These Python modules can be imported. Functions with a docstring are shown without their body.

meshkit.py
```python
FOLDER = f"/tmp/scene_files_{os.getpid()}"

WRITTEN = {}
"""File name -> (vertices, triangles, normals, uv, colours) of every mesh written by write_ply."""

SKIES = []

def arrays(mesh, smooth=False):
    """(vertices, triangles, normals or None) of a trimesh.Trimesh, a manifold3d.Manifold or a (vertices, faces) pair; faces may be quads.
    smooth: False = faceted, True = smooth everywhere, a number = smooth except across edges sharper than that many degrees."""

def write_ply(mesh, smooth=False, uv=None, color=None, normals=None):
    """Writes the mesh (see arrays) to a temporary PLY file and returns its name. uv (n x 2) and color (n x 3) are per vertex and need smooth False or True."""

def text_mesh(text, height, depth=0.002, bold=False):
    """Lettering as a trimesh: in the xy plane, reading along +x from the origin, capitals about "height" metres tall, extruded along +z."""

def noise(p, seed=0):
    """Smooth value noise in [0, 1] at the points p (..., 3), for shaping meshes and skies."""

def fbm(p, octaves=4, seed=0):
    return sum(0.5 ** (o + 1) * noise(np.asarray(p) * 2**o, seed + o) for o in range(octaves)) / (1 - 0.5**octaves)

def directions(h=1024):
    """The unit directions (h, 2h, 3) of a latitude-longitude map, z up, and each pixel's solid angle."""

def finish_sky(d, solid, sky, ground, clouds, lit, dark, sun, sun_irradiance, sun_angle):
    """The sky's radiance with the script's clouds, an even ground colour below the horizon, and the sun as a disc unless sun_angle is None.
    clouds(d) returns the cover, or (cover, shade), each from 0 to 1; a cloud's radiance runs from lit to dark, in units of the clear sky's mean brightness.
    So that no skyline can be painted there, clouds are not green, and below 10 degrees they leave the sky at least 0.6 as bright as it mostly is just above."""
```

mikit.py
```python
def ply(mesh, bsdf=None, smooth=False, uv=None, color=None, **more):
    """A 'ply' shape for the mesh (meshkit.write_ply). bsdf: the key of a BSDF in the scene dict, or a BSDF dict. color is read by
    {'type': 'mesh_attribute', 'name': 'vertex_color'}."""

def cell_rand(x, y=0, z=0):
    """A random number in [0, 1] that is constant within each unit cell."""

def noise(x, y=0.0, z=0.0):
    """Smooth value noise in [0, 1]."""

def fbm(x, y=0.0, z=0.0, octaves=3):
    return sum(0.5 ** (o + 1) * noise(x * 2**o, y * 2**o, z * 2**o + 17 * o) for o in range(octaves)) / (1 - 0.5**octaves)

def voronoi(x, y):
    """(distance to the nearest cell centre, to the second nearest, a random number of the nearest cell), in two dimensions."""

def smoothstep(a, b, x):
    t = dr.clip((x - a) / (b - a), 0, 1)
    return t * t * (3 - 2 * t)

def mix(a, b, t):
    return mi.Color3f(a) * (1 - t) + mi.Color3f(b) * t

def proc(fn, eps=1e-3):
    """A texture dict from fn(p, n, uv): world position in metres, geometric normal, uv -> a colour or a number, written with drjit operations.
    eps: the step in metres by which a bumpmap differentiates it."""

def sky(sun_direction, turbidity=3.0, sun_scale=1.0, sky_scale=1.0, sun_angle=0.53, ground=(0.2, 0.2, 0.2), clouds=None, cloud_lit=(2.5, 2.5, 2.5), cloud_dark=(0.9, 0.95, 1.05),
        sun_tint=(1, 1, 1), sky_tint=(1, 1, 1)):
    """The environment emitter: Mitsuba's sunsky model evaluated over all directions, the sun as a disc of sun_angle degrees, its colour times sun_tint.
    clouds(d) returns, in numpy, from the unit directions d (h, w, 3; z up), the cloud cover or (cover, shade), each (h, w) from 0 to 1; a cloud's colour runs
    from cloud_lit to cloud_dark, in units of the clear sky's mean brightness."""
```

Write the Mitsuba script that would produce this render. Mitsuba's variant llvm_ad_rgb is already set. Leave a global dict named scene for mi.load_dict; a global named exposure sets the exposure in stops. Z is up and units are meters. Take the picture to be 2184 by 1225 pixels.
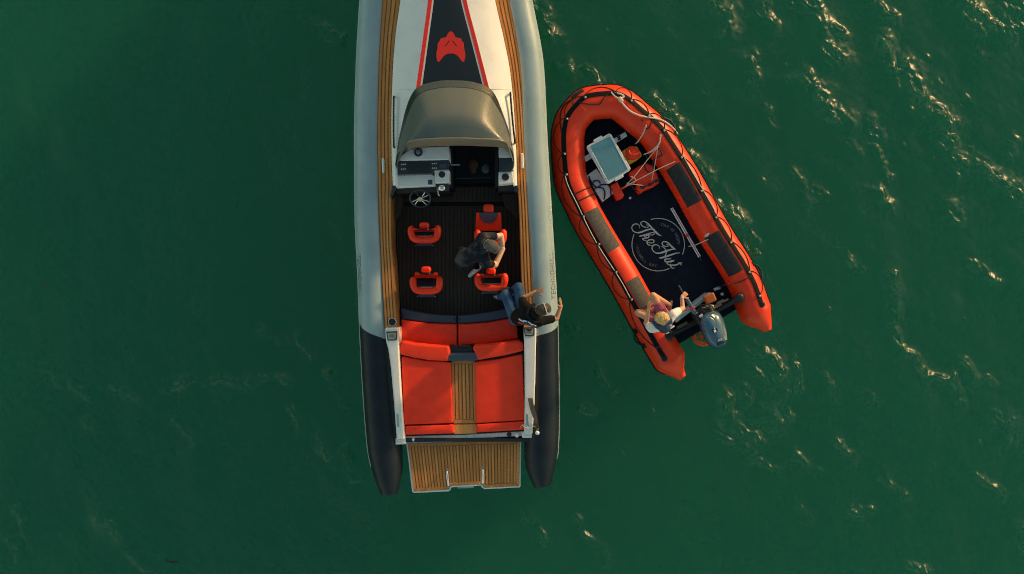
import math
import numpy as np
import trimesh
import mitsuba as mi
import drjit as dr
import mikit
import meshkit
import manifold3d as m3
from scipy.interpolate import PchipInterpolator, CubicSpline
from shapely.geometry import Polygon, LineString
import shapely
from scipy.spatial import Delaunay
from shapely import union_all

T = mi.ScalarTransform4f
scene, labels = {}, {}
rng = np.random.default_rng(7)

# ------------------------------------------------------------------ camera, sky, exposure
CAM_Z = 16.0                       # a drone hovering 16 m above the sea, looking straight down
FOV = 60.0
scene['camera'] = {'type': 'perspective', 'fov': FOV, 'fov_axis': 'x', 'near_clip': 0.1, 'far_clip': 8000.0,
                   'to_world': T().look_at(origin=[0, 0, CAM_Z], target=[0, 0, 0], up=[0, 1, 0])}
SUN_EL, SUN_AZ = math.radians(10.0), math.radians(40.0)
scene['sky'] = mikit.sky([math.cos(SUN_EL) * math.cos(SUN_AZ), math.cos(SUN_EL) * math.sin(SUN_AZ), math.sin(SUN_EL)],
                         turbidity=3.0, sun_scale=0.38, sun_angle=3.0, sun_tint=(0.91, 0.93, 1.24), sky_tint=(1.18, 1.0, 0.74), ground=(0.02, 0.06, 0.04))
exposure = 3.5

# ------------------------------------------------------------------ from the plan (photo pixels, 2184 wide) to metres
KP = 2 * math.tan(math.radians(FOV / 2)) / 2184


def W(px, py, z):
    s = (CAM_Z - z) * KP
    return np.array([(px - 1092) * s, (612.5 - py) * s, z])


def WP(pts, z):
    return np.array([W(a, b, z)[:2] for a, b in pts])


def W3(pts):
    return np.array([W(*p) for p in pts])


# ------------------------------------------------------------------ materials
def rgb(c):
    return {'type': 'rgb', 'value': [float(x) for x in c]}


def mat(name, color, rough=0.5, metallic=0.0, clearcoat=0.0, spec=0.5, sheen=0.0, bump=None, bscale=1.0):
    b = {'type': 'principled', 'base_color': color if isinstance(color, dict) else rgb(color), 'roughness': rough, 'metallic': metallic,
         'specular': spec}
    if clearcoat:
        b['clearcoat'] = clearcoat
        b['clearcoat_gloss'] = 0.9
    if sheen:
        b['sheen'] = sheen
    if bump is not None:
        b = {'type': 'bumpmap', 'arbitrary': bump, 'scale': bscale, 'b': b}
    scene[name] = {'type': 'twosided', 'b': b}
    return name


def teak_fn(a, b, k):
    def fn(p, n, uv):
        g = mikit.fbm(p.x * 55 + k * 13, p.y * 3.0 + k * 7, p.z * 5, octaves=3)
        w = mikit.fbm(p.x * 3.1 + k, p.y * 2.3, 0.5, octaves=2)
        return mikit.mix(a, b, mikit.smoothstep(0.25, 0.75, g * 0.65 + w * 0.35))
    return fn


for k, (a, b) in enumerate([((.54, .225, .055), (.40, .155, .037)), ((.49, .20, .048), (.36, .138, .032)), ((.58, .25, .064), (.44, .178, .043))]):
    mat('teak_%d' % k, mikit.proc(teak_fn(a, b, k)), 0.6)
TEAK = ['teak_0', 'teak_1', 'teak_2']
mat('shaded_floor_teak', mikit.proc(teak_fn((.050, .036, .023), (.032, .023, .015), 5)), 0.7)  # deep cockpit shade put into the colour of the floor teak


def mottled(a, b, f, lo=0.35, hi=0.7):
    def fn(p, n, uv):
        return mikit.mix(a, b, mikit.smoothstep(lo, hi, mikit.fbm(p.x * f, p.y * f, p.z * f, octaves=4)))
    return fn


mat('orange_fabric', mikit.proc(mottled((.80, .042, .006), (.73, .036, .006), 5.0)), 0.42, spec=0.4)
mat('red_vinyl', mikit.proc(mottled((.84, .042, .010), (.78, .037, .009), 9.0)), 0.45, spec=0.35)
mat('grey_fabric', mikit.proc(mottled((.255, .345, .37), (.225, .31, .335), 3.0)), 0.36, spec=0.6)
mat('white_paint', mikit.proc(mottled((.68, .67, .645), (.63, .63, .605), 4.0)), 0.3, clearcoat=0.3)
mat('black_fabric', mikit.proc(mottled((.005, .010, .017), (.008, .014, .022), 4.0)), 0.45, spec=0.3)
mat('black_plain', (.009, .011, .014), 0.5)
mat('black_gloss', (.010, .014, .018), 0.22, clearcoat=0.5)
mat('caulk', (.23, .10, .030), 0.8, spec=0.2)
mat('shaded_floor_caulk', (.016, .012, .008), 0.8, spec=0.2)  # joint colour darkened to go with the painted shade of the floor
mat('strake_black', (.005, .006, .008), 0.6, spec=0.12)
mat('navy_vinyl', (.035, .052, .085), 0.45)
mat('navy_mat', mikit.proc(mottled((.003, .0075, .018), (.005, .011, .025), 12.0)), 0.8, spec=0.2)
mat('red_paint', (.68, .026, .012), 0.3, clearcoat=0.3)
mat('silver_line', (.55, .54, .52), 0.35)
mat('hood_paint', (.005, .008, .010), 0.3, clearcoat=0.4)
mat('chrome', (.85, .85, .85), 0.16, metallic=1.0)
mat('steel', (.55, .55, .54), 0.3, metallic=1.0)
mat('bronze', (.42, .35, .25), 0.25, metallic=1.0)
mat('smoked', (.082, .092, .085), 0.42, clearcoat=0.35, spec=0.5)
mat('smoked_sky_top', (.066, .088, .084), 0.42, clearcoat=0.35, spec=0.5)  # teal of the reflected sky put into the windscreen top colour
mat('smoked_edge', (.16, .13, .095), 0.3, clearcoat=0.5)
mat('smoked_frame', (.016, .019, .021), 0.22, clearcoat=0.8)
mat('letter_dark', (.075, .09, .095), 0.5)
mat('letter_pale', (.50, .52, .47), 0.6)
mat('letter_dim', (.17, .20, .20), 0.6)
mat('grip_grey', mikit.proc(mottled((.075, .068, .058), (.050, .046, .042), 30.0)), 0.8)
mat('grip_black', mikit.proc(mottled((.012, .014, .018), (.020, .022, .026), 30.0)), 0.8)
mat('rope_pale', (.55, .49, .40), 0.8)
mat('rope_black', (.010, .011, .013), 0.8)
mat('rope_blue', (.012, .018, .05), 0.8)
mat('lid_blue', (.10, .25, .30), 0.25, clearcoat=0.5)
mat('plastic_pale', (.60, .62, .62), 0.4)
mat('pale_blue', (.22, .34, .38), 0.5)
mat('cowl_blue', mikit.proc(mottled((.040, .105, .165), (.034, .092, .150), 6.0)), 0.25, clearcoat=0.8)
mat('cowl_dark', (.018, .028, .045), 0.35, clearcoat=0.3)
mat('silver_lit_cowl', (.30, .30, .29), 0.3, metallic=0.4, clearcoat=0.4)  # silver of the throttle box, also the painted sunlit side of the cowl
mat('amber', (.42, .10, .012), 0.35, clearcoat=0.5)
mat('yellow', (.62, .30, .02), 0.5)
mat('guard_orange', (.85, .10, .01), 0.5)
mat('skin_tan', (.47, .235, .135), 0.5)
mat('skin_fair', (.56, .28, .165), 0.5)
mat('skin_pale', (.60, .36, .25), 0.5)
mat('shirt_navy', mikit.proc(mottled((.006, .010, .020), (.055, .056, .060), 8.0, .42, .72)), 0.9, spec=0.2)
mat('shirt_black', (.006, .006, .006), 0.9, spec=0.2)
mat('shirt_white', (.68, .66, .66), 0.8)
mat('vest_navy', (.017, .036, .085), 0.6)
mat('jeans', mikit.proc(mottled((.010, .045, .125), (.028, .085, .17), 10.0)), 0.85)
mat('trousers_dark', (.005, .007, .012), 0.9, spec=0.2)
mat('shorts_pink', (.36, .085, .14), 0.8)
mat('cap_grey', mikit.proc(mottled((.045, .048, .052), (.085, .082, .075), 18.0)), 0.8)
mat('hair_dark', (.030, .022, .016), 0.6)
mat('hair_blond', mikit.proc(mottled((.50, .27, .085), (.66, .43, .18), 42.0)), 0.55)
mat('white_plain', (.72, .71, .69), 0.5)
mat('eye_dark', (.02, .015, .012), 0.3)
mat('lips', (.33, .12, .09), 0.5)
mat('bag_tan', (.12, .065, .038), 0.7)
mat('cloth_blue', (.13, .20, .23), 0.8)
mat('weed', (.015, .018, .010), 0.8)


# ------------------------------------------------------------------ mesh helpers
def numbered(base, taken):
    if base not in taken:
        return base
    k = 1
    while '%s_%03d' % (base, k) in taken:
        k += 1
    return '%s_%03d' % (base, k)


KEYS = set()


def add(holder, part, mesh, m, smooth=35, label=None, **tag):
    key = numbered(part if holder is None else holder + '__' + part, KEYS)
    KEYS.add(key)
    scene[key] = mikit.ply(mesh, m, smooth=smooth)
    if label or tag:
        labels[key] = dict(tag, **({'label': label} if label else {}))
    return key


def thing(name, label, cat, group=None):
    key = numbered(name, KEYS)
    KEYS.add(key)
    labels[key] = {'label': label, 'category': cat}
    if group:
        labels[key]['group'] = group
    return key


def tm(v, f):
    return trimesh.Trimesh(np.asarray(v, float), np.asarray(f, int), process=False)


def cat(*ms):
    return trimesh.util.concatenate([x for m in ms for x in (m if isinstance(m, list) else [m])])


def grid_faces(nr, nc, wrap=False):
    i, j = np.meshgrid(np.arange(nr - 1), np.arange(nc if wrap else nc - 1), indexing='ij')
    a, b = i * nc + j, i * nc + (j + 1) % nc
    c, d = a + nc, b + nc
    return np.vstack([np.stack([a, b, d], -1).reshape(-1, 3), np.stack([a, d, c], -1).reshape(-1, 3)])


def sheet(G, base=None, drop=None):
    """A grid of points (rows, columns, 3) as a surface with sides going down to height base (or by drop metres)."""
    G = np.asarray(G, float)
    nr, nc = G.shape[:2]
    v, f = [G.reshape(-1, 3)], [grid_faces(nr, nc)]
    if base is not None or drop is not None:
        ring = np.concatenate([G[0, :-1], G[:-1, -1], G[-1, :0:-1], G[:0:-1, 0]])
        low = ring.copy()
        low[:, 2] = base if base is not None else low[:, 2] - drop
        n = len(ring)
        o = nr * nc
        i = np.arange(n)
        v += [ring, low]
        f += [np.vstack([np.stack([o + i, o + (i + 1) % n, o + n + (i + 1) % n], 1), np.stack([o + i, o + n + (i + 1) % n, o + n + i], 1)])]
    m = tm(np.vstack(v), np.vstack(f))
    if m.face_normals[:len(f[0])][:, 2].sum() < 0:
        m.invert()
    return m


def prism(poly, z0, z1):
    """poly: world outline (n x 2) or a shapely polygon."""
    P = poly if hasattr(poly, 'geom_type') else Polygon(poly)
    P = P.buffer(0)
    out = []
    for g in getattr(P, 'geoms', [P]):
        m = trimesh.creation.extrude_polygon(g, z1 - z0, engine='earcut')
        m.apply_translation([0, 0, z0])
        out.append(m)
    return cat(out)


def cushion(poly, z0, z1, r=0.03, rc=0.03, crown=0.0, step=0.04):
    """A slab with rounded upright corners (rc) and a rounded top edge (r), its top swelling by crown."""
    P = Polygon(poly).buffer(0)
    if rc:
        P = P.buffer(-rc).buffer(rc, quad_segs=5)
    ext = np.array(P.exterior.coords)[:-1]
    if Polygon(ext).exterior.is_ccw is False:
        ext = ext[::-1]
    pts = []
    for a, b in zip(ext, np.roll(ext, -1, 0)):
        k = max(1, int(np.ceil(np.linalg.norm(b - a) / (step * 4))))
        pts += [a + (b - a) * q / k for q in range(k)]
    pts = np.array(pts)
    e = np.roll(pts, -1, 0) - pts
    e /= np.linalg.norm(e, axis=1, keepdims=True) + 1e-12
    n = np.stack([e[:, 1], -e[:, 0]], 1)
    vn = n + np.roll(n, 1, 0)
    vn /= np.linalg.norm(vn, axis=1, keepdims=True) + 1e-12
    rings = [(pts, z0), (pts, z1 - r)]
    for a in np.linspace(0, 90, 5)[1:]:
        a = math.radians(a)
        rings.append((pts - vn * r * (1 - math.cos(a)), z1 - r + r * math.sin(a)))
    N = len(pts)
    v = [np.column_stack([p, np.full(N, z)]) for p, z in rings]
    top = rings[-1][0]
    f = [grid_faces(len(rings), N, True)]
    body = tm(np.vstack(v), np.vstack(f))
    TP = Polygon(top).buffer(0)
    TQ = TP.buffer(.002)
    if crown > 0:
        x0, y0, x1, y1 = TP.bounds
        gs = max(.035, math.sqrt(TP.area / 900))
        gx, gy = np.meshgrid(np.arange(x0, x1, gs) + gs / 2, np.arange(y0, y1, gs) + gs / 2)
        q = np.column_stack([gx.ravel(), gy.ravel()])
        pq = shapely.points(q)
        dist = shapely.distance(pq, TP.exterior)
        q, dist = q[shapely.contains(TP, pq) & (dist > gs * .45)], dist[shapely.contains(TP, pq) & (dist > gs * .45)]
        allp = np.vstack([top, q])
        tri = Delaunay(allp).simplices
        tri = tri[shapely.contains(TQ, shapely.points(allp[tri].mean(1)))]
        reach = max(.05, min(.16, dist.max() if len(dist) else .1))
        t = np.clip(np.r_[np.zeros(len(top)), dist] / reach, 0, 1)
        cap = tm(np.column_stack([allp, z1 + crown * np.sin(t * np.pi / 2)]), tri)
    else:
        vv, ff = trimesh.creation.triangulate_polygon(TP, engine='earcut')
        cap = tm(np.column_stack([vv, np.full(len(vv), z1)]), ff)
    flip = cap.face_normals[:, 2] < 0
    ff = np.array(cap.faces)
    ff[flip] = ff[flip][:, ::-1]
    cap = tm(cap.vertices, ff)
    m = cat(body, cap)
    m.merge_vertices()
    return m


def box(c, s, rz=0.0, r=0.0):
    h = np.array(s) / 2
    if r:
        x = [m3.Manifold.sphere(r, 12).translate(tuple(np.array([i, j, k]) * (h - r))) for i in (-1, 1) for j in (-1, 1) for k in (-1, 1)]
        m = man(m3.Manifold.batch_hull(x))
    else:
        m = trimesh.creation.box(s)
    m.apply_transform(trimesh.transformations.rotation_matrix(rz, [0, 0, 1]))
    m.apply_translation(c)
    return m


def man(x):
    m = x.to_mesh()
    return tm(m.vert_properties[:, :3], m.tri_verts)


def smooth_path(pts, n, closed=False):
    p = np.asarray(pts, float)
    if closed:
        p = np.vstack([p, p[:1]])
    d = np.r_[0, np.cumsum(np.linalg.norm(np.diff(p, axis=0), axis=1))]
    f = CubicSpline(d, p, bc_type='periodic') if closed else PchipInterpolator(d, p)
    return f(np.linspace(0, d[-1], n))


def sweep(path, r, sides=10, closed=False, flat=1.0, cap=True):
    """A tube along a path; flat squashes it vertically."""
    p = np.asarray(path, float)
    n = len(p)
    r = np.broadcast_to(np.asarray(r, float), (n,))
    t = (np.roll(p, -1, 0) - np.roll(p, 1, 0)) if closed else np.gradient(p, axis=0)
    t /= np.linalg.norm(t, axis=1, keepdims=True) + 1e-12
    a = np.cross(t[0], [0, 0, 1.0] if abs(t[0][2]) < 0.9 else [1.0, 0, 0])
    side = [a / np.linalg.norm(a)]
    for k in range(1, n):
        s = side[-1] - t[k] * np.dot(side[-1], t[k])
        side.append(s / (np.linalg.norm(s) + 1e-12))
    side = np.array(side)
    up = np.cross(side, t)
    ang = np.arange(sides) * 2 * np.pi / sides
    v = p[:, None] + r[:, None, None] * (np.cos(ang)[None, :, None] * side[:, None] + flat * np.sin(ang)[None, :, None] * up[:, None])
    v = v.reshape(-1, 3)
    f = [grid_faces(n, sides, True)]
    if closed:
        j = np.arange(sides)
        o = (n - 1) * sides
        f += [np.stack([o + j, o + (j + 1) % sides, (j + 1) % sides], 1), np.stack([o + j, (j + 1) % sides, j], 1)]
    elif cap:
        j = np.arange(sides)
        v = np.vstack([v, p[0] - t[0] * r[0] * 0.4, p[-1] + t[-1] * r[-1] * 0.4])
        o = (n - 1) * sides
        f += [np.stack([(j + 1) % sides, j, np.full(sides, n * sides)], 1), np.stack([o + j, o + (j + 1) % sides, np.full(sides, n * sides + 1)], 1)]
    m = tm(v, np.vstack(f))
    if m.volume < 0:
        m.invert()
    return m


def rope(pts, r, n=40, sides=6, closed=False):
    return sweep(smooth_path(pts, n, closed), r, sides, closed)


def curve_y(pts):
    """x (or any value) as a smooth function of the plan's y."""
    p = np.array(sorted([(b, a) for a, b in pts]), float)
    return PchipInterpolator(p[:, 0], p[:, 1], extrapolate=True)


def disc(px, py, z, r, h, n=28):
    m = trimesh.creation.cylinder(r, h, sections=n)
    c = W(px, py, z)
    m.apply_translation(c - [0, 0, h / 2])
    return m


def ring(c, R, r, tilt=None, n=36, sides=8):
    a = np.arange(n) * 2 * np.pi / n
    p = np.stack([np.cos(a) * R, np.sin(a) * R, 0 * a], 1)
    m = sweep(p, r, sides, closed=True)
    if tilt is not None:
        m.apply_transform(tilt)
    m.apply_translation(c)
    return m


class Tube:
    """An inflated tube along a path of centres; phi 0 is its crown, positive phi leans to the right of the direction of travel."""

    def __init__(self, path, radii, n=160):
        p = np.asarray(path, float)
        d = np.r_[0, np.cumsum(np.linalg.norm(np.diff(p, axis=0), axis=1))]
        self.L = d[-1]
        self.fp, self.fr = PchipInterpolator(d, p), PchipInterpolator(d, radii)
        self.ft = self.fp.derivative()
        self.n = n
        self.key = d

    def at(self, s, phi, dr=0.0):
        s, phi = np.broadcast_arrays(np.asarray(s, float), np.asarray(phi, float))
        c, t = self.fp(s), (self.fp(np.minimum(s + .04, self.L)) - self.fp(np.maximum(s - .04, 0)))
        t /= np.linalg.norm(t, axis=-1, keepdims=True)
        side = np.stack([t[..., 1], -t[..., 0], 0 * t[..., 0]], -1)
        side /= np.linalg.norm(side, axis=-1, keepdims=True)
        up = np.cross(side, t)
        r = (self.fr(s) + dr)[..., None]
        return c + r * (np.sin(phi)[..., None] * side + np.cos(phi)[..., None] * up)

    def body(self, sides=36, s0=0, s1=None):
        s = np.linspace(s0, self.L if s1 is None else s1, self.n)
        phi = np.arange(sides) * 2 * np.pi / sides
        v = self.at(s[:, None], phi[None]).reshape(-1, 3)
        j = np.arange(sides)
        o = (self.n - 1) * sides
        v = np.vstack([v, self.fp(s[0]), self.fp(s[-1])])
        f = np.vstack([grid_faces(self.n, sides, True), np.stack([(j + 1) % sides, j, np.full(sides, len(v) - 2)], 1), np.stack([o + j, o + (j + 1) % sides, np.full(sides, len(v) - 1)], 1)])
        m = tm(v, f)
        if m.volume < 0:
            m.invert()
        return m

    def patch(self, s0, s1, p0, p1, dr=0.006, ns=30, nphi=8):
        """A welded patch: its face dr above the tube, its edges turned down to the tube."""
        s, phi = np.linspace(s0, s1, ns), np.radians(np.linspace(p0, p1, nphi))
        G = self.at(s[:, None], phi[None], dr)
        lo = self.at(s[:, None], phi[None], -0.004)
        v = [G.reshape(-1, 3)]
        f = [grid_faces(ns, nphi)]
        rim = lambda A: np.concatenate([A[0, :-1], A[:-1, -1], A[-1, :0:-1], A[:0:-1, 0]])
        a, b = rim(G), rim(lo)
        k = len(a)
        o = ns * nphi
        i = np.arange(k)
        v += [a, b]
        f += [np.stack([o + i, o + (i + 1) % k, o + k + (i + 1) % k], 1), np.stack([o + i, o + k + (i + 1) % k, o + k + i], 1)]
        return tm(np.vstack(v), np.vstack(f))

    def nearest(self, px, py, z):
        s = np.linspace(0, self.L, 2000)
        c = self.fp(s)
        w = W(px, py, z)
        return s[np.argmin(((c - w)[:, :2] ** 2).sum(1))]


def strip(fa, fb, y0, y1, z, base, nr=24, m=0.0):
    """A flat board between two plan curves x = fa(y) and x = fb(y)."""
    ys = np.linspace(y0, y1, nr)
    zz = z(ys) if callable(z) else np.full(nr, z)
    G = np.array([[W(float(fa(y)) + m, y, q), W(float(fb(y)) - m, y, q)] for y, q in zip(ys, zz)])
    return sheet(G, drop=base)


def script_shape(strokes):
    """Brush lettering: each stroke is (control points, widths) in plan units."""
    out = []
    for pts, ws in strokes:
        p = np.asarray(pts, float)
        d = np.r_[0, np.cumsum(np.linalg.norm(np.diff(p, axis=0), axis=1))]
        u = np.linspace(0, d[-1], max(24, 7 * len(p)))
        q = CubicSpline(d, p)(u)
        w = np.interp(u, np.linspace(0, d[-1], len(ws)), ws)
        out += [LineString(q[i:i + 2]).buffer(float((w[i] + w[i + 1]) / 4), quad_segs=4) for i in range(len(q) - 1)]
    return union_all(out)

# ------------------------------------------------------------------ the sea: a clear surface that mirrors a few per cent, over murky green water
scene['sea_water'] = {'type': 'homogeneous', 'albedo': rgb((.040, .415, .262)), 'sigma_t': rgb((.13, .13, .13)), 'sample_emitters': True}
scene['sea_surface'] = {'type': 'mask', 'opacity': 0.020, 'b': {'type': 'twosided', 'b': {'type': 'roughconductor', 'material': 'none', 'alpha': 0.085, 'distribution': 'ggx'}}}

CRESTS = [  # small breaking crests: plan points, strength, width
    ([(1878, 95), (1888, 120), (1896, 142), (1926, 160)], 1.0, .10), ([(1926, 158), (1942, 182), (1955, 206), (1968, 225), (1984, 240), (2004, 258), (2014, 272)], 1.15, .16),
    ([(2022, 300), (2030, 320), (2047, 358)], .9, .12), ([(2046, -4), (2060, 24), (2090, 42), (2128, 62), (2142, 74)], 1.15, .14), ([(2155, 30), (2176, 46), (2190, 60)], 1.0, .18),
    ([(1688, 178), (1712, 186)], .8, .07), ([(1712, 180), (1728, 196), (1750, 204), (1758, 222), (1772, 244), (1792, 254)], 1.1, .12), ([(1519, 18), (1524, 32)], .9, .07),
    ([(1542, 26), (1549, 44), (1553, 62)], 1.1, .12), ([(1614, 8), (1622, 36), (1634, 56)], 1.0, .11), ([(1722, -4), (1738, 14)], .9, .1), ([(1736, 40), (1750, 62), (1750, 90), (1766, 112), (1784, 122)], 1.0, .12),
    ([(1776, 66), (1796, 76)], .8, .07), ([(1592, 132), (1603, 162)], .9, .10), ([(1872, 18), (1880, 34), (1902, 44)], .9, .08), ([(1858, 255), (1864, 276), (1884, 282)], .8, .07),
    ([(2010, 325), (2028, 340), (2050, 362)], 1.0, .12), ([(2092, 366), (2118, 384), (2142, 402), (2166, 420)], 1.0, .11), ([(1143, 12), (1154, 40), (1160, 62), (1172, 84)], 1.25, .12),
    ([(1207, 148), (1226, 166), (1252, 160), (1268, 176)], .9, .10), ([(1386, 212), (1420, 232), (1428, 256), (1450, 282), (1462, 292)], 1.0, .12), ([(1450, 300), (1478, 340), (1500, 380)], .7, .08),
    ([(1534, 428), (1554, 446), (1566, 462), (1576, 476)], 1.0, .12), ([(1588, 500), (1600, 520), (1614, 532)], .8, .08), ([(1866, 410), (1872, 432), (1884, 446)], .8, .08), ([(2020, 440), (2036, 464)], .8, .08),
    ([(1892, 590), (1896, 630), (1897, 690)], .9, .09), ([(1892, 700), (1906, 720), (1914, 742), (1934, 756)], 1.1, .10), ([(1950, 762), (1962, 784), (1984, 804), (2016, 816)], .9, .08), ([(2060, 778), (2080, 806)], .9, .08),
    ([(2034, 812), (2044, 836), (2050, 860)], .9, .07), ([(2104, 808), (2118, 816)], .8, .06), ([(2120, 896), (2140, 910), (2150, 930)], .9, .14), ([(2166, 1140), (2174, 1166), (2180, 1190)], 1.1, .11), ([(1808, 1086), (1830, 1090), (1852, 1086)], .8, .06),
    ([(1940, 1206), (1962, 1212), (1976, 1222)], .9, .07), ([(1590, 752), (1620, 756), (1642, 766), (1654, 782)], .9, .12), ([(1638, 770), (1656, 790), (1664, 812), (1660, 840)], 1.1, .14), ([(1660, 840), (1652, 862), (1656, 884), (1648, 896)], 1.1, .13),
    ([(1686, 768), (1694, 800), (1700, 822)], .8, .06), ([(1644, 886), (1624, 890), (1612, 902)], .8, .10), ([(1580, 826), (1588, 842), (1590, 858)], .9, .09), ([(1546, 852), (1550, 876), (1562, 898), (1576, 914)], 1.1, .12),
    ([(1576, 914), (1600, 926), (1622, 934)], .8, .07), ([(1600, 786), (1630, 806), (1646, 830)], .8, .12), ([(1600, 890), (1580, 892)], .7, .08)]
FAINT = [  # ruffled lines that only catch a little more of the sky
    [(240, 826), (280, 838), (300, 850)], [(360, 820), (460, 816), (560, 812), (620, 816)], [(700, 800), (720, 840), (735, 870)], [(190, 900), (204, 916)], [(210, 1106), (236, 1126), (258, 1144)], [(290, 1180), (316, 1204), (330, 1218)],
    [(40, 1090), (60, 1140)], [(680, 930), (700, 974)], [(735, 960), (760, 1010)], [(1210, 690), (1225, 705)], [(1240, 870), (1270, 880)], [(1530, 930), (1560, 950), (1610, 960)], [(1790, 930), (1820, 980)], [(1700, 970), (1740, 1010)],
    [(1600, 980), (1660, 1000)], [(1760, 810), (1790, 850)], [(1840, 850), (1864, 850)], [(1880, 1000), (1920, 1060)], [(2080, 1010), (2130, 1060)], [(1690, 360), (1720, 430)], [(1800, 300), (1820, 330)], [(1730, 400), (1760, 420)],
    [(1640, 240), (1650, 260)], [(2140, 330), (2150, 300)], [(640, 700), (660, 760)], [(560, 700), (600, 716)], [(100, 780), (120, 820)], [(150, 820), (180, 840)], [(690, 60), (720, 90)], [(380, 900), (420, 950)], [(1280, 790), (1300, 830)],
    [(620, 880), (640, 920)], [(20, 1150), (36, 1190)], [(1700, 1080), (1730, 1100)], [(1230, 1100), (1290, 1200)], [(1130, 1100), (1160, 1150)], [(1860, 320), (1890, 380)], [(2070, 560), (2120, 600)], [(1800, 540), (1830, 570)]]


DINGHY = [(1457, 806), (1427, 766), (1330, 595), (1242, 442), (1216, 376), (1211, 300), (1215, 270), (1240, 233), (1256, 222), (1303, 217), (1364, 256), (1398, 288), (1450, 368), (1520, 492), (1589, 608), (1610, 664), (1637, 706)]
HULL_L = [(815, -120), (802, 0), (794, 150), (790, 300), (791, 450), (798, 600), (811, 850), (825, 988), (831, 1052)]
HULL_R = [(1078, -120), (1100, 0), (1126, 150), (1134, 300), (1143, 450), (1152, 600), (1158, 850), (1153, 980), (1157, 1036)]


def swell(x, y):
    """Low waves, every one running roughly away from the sun's side."""
    h = 0 * x
    q = np.random.default_rng(3)
    for lam, amp in ((5.2, .022), (3.1, .016), (2.2, .012), (1.45, .0085), (.95, .0055), (.62, .0032), (.43, .0018)):
        for _ in range(3):
            a = SUN_AZ + math.pi + q.normal(0, .55)
            k = 2 * math.pi / (lam * q.uniform(.85, 1.2))
            ph = k * (x * math.cos(a) + y * math.sin(a)) + q.uniform(0, 6.28) + 1.3 * np.sin(.31 * x * q.uniform(.6, 1.4) - .27 * y + q.uniform(0, 6))
            h = h + amp * .62 * (np.sin(ph) + .22 * np.cos(2 * ph))
    return h


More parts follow.
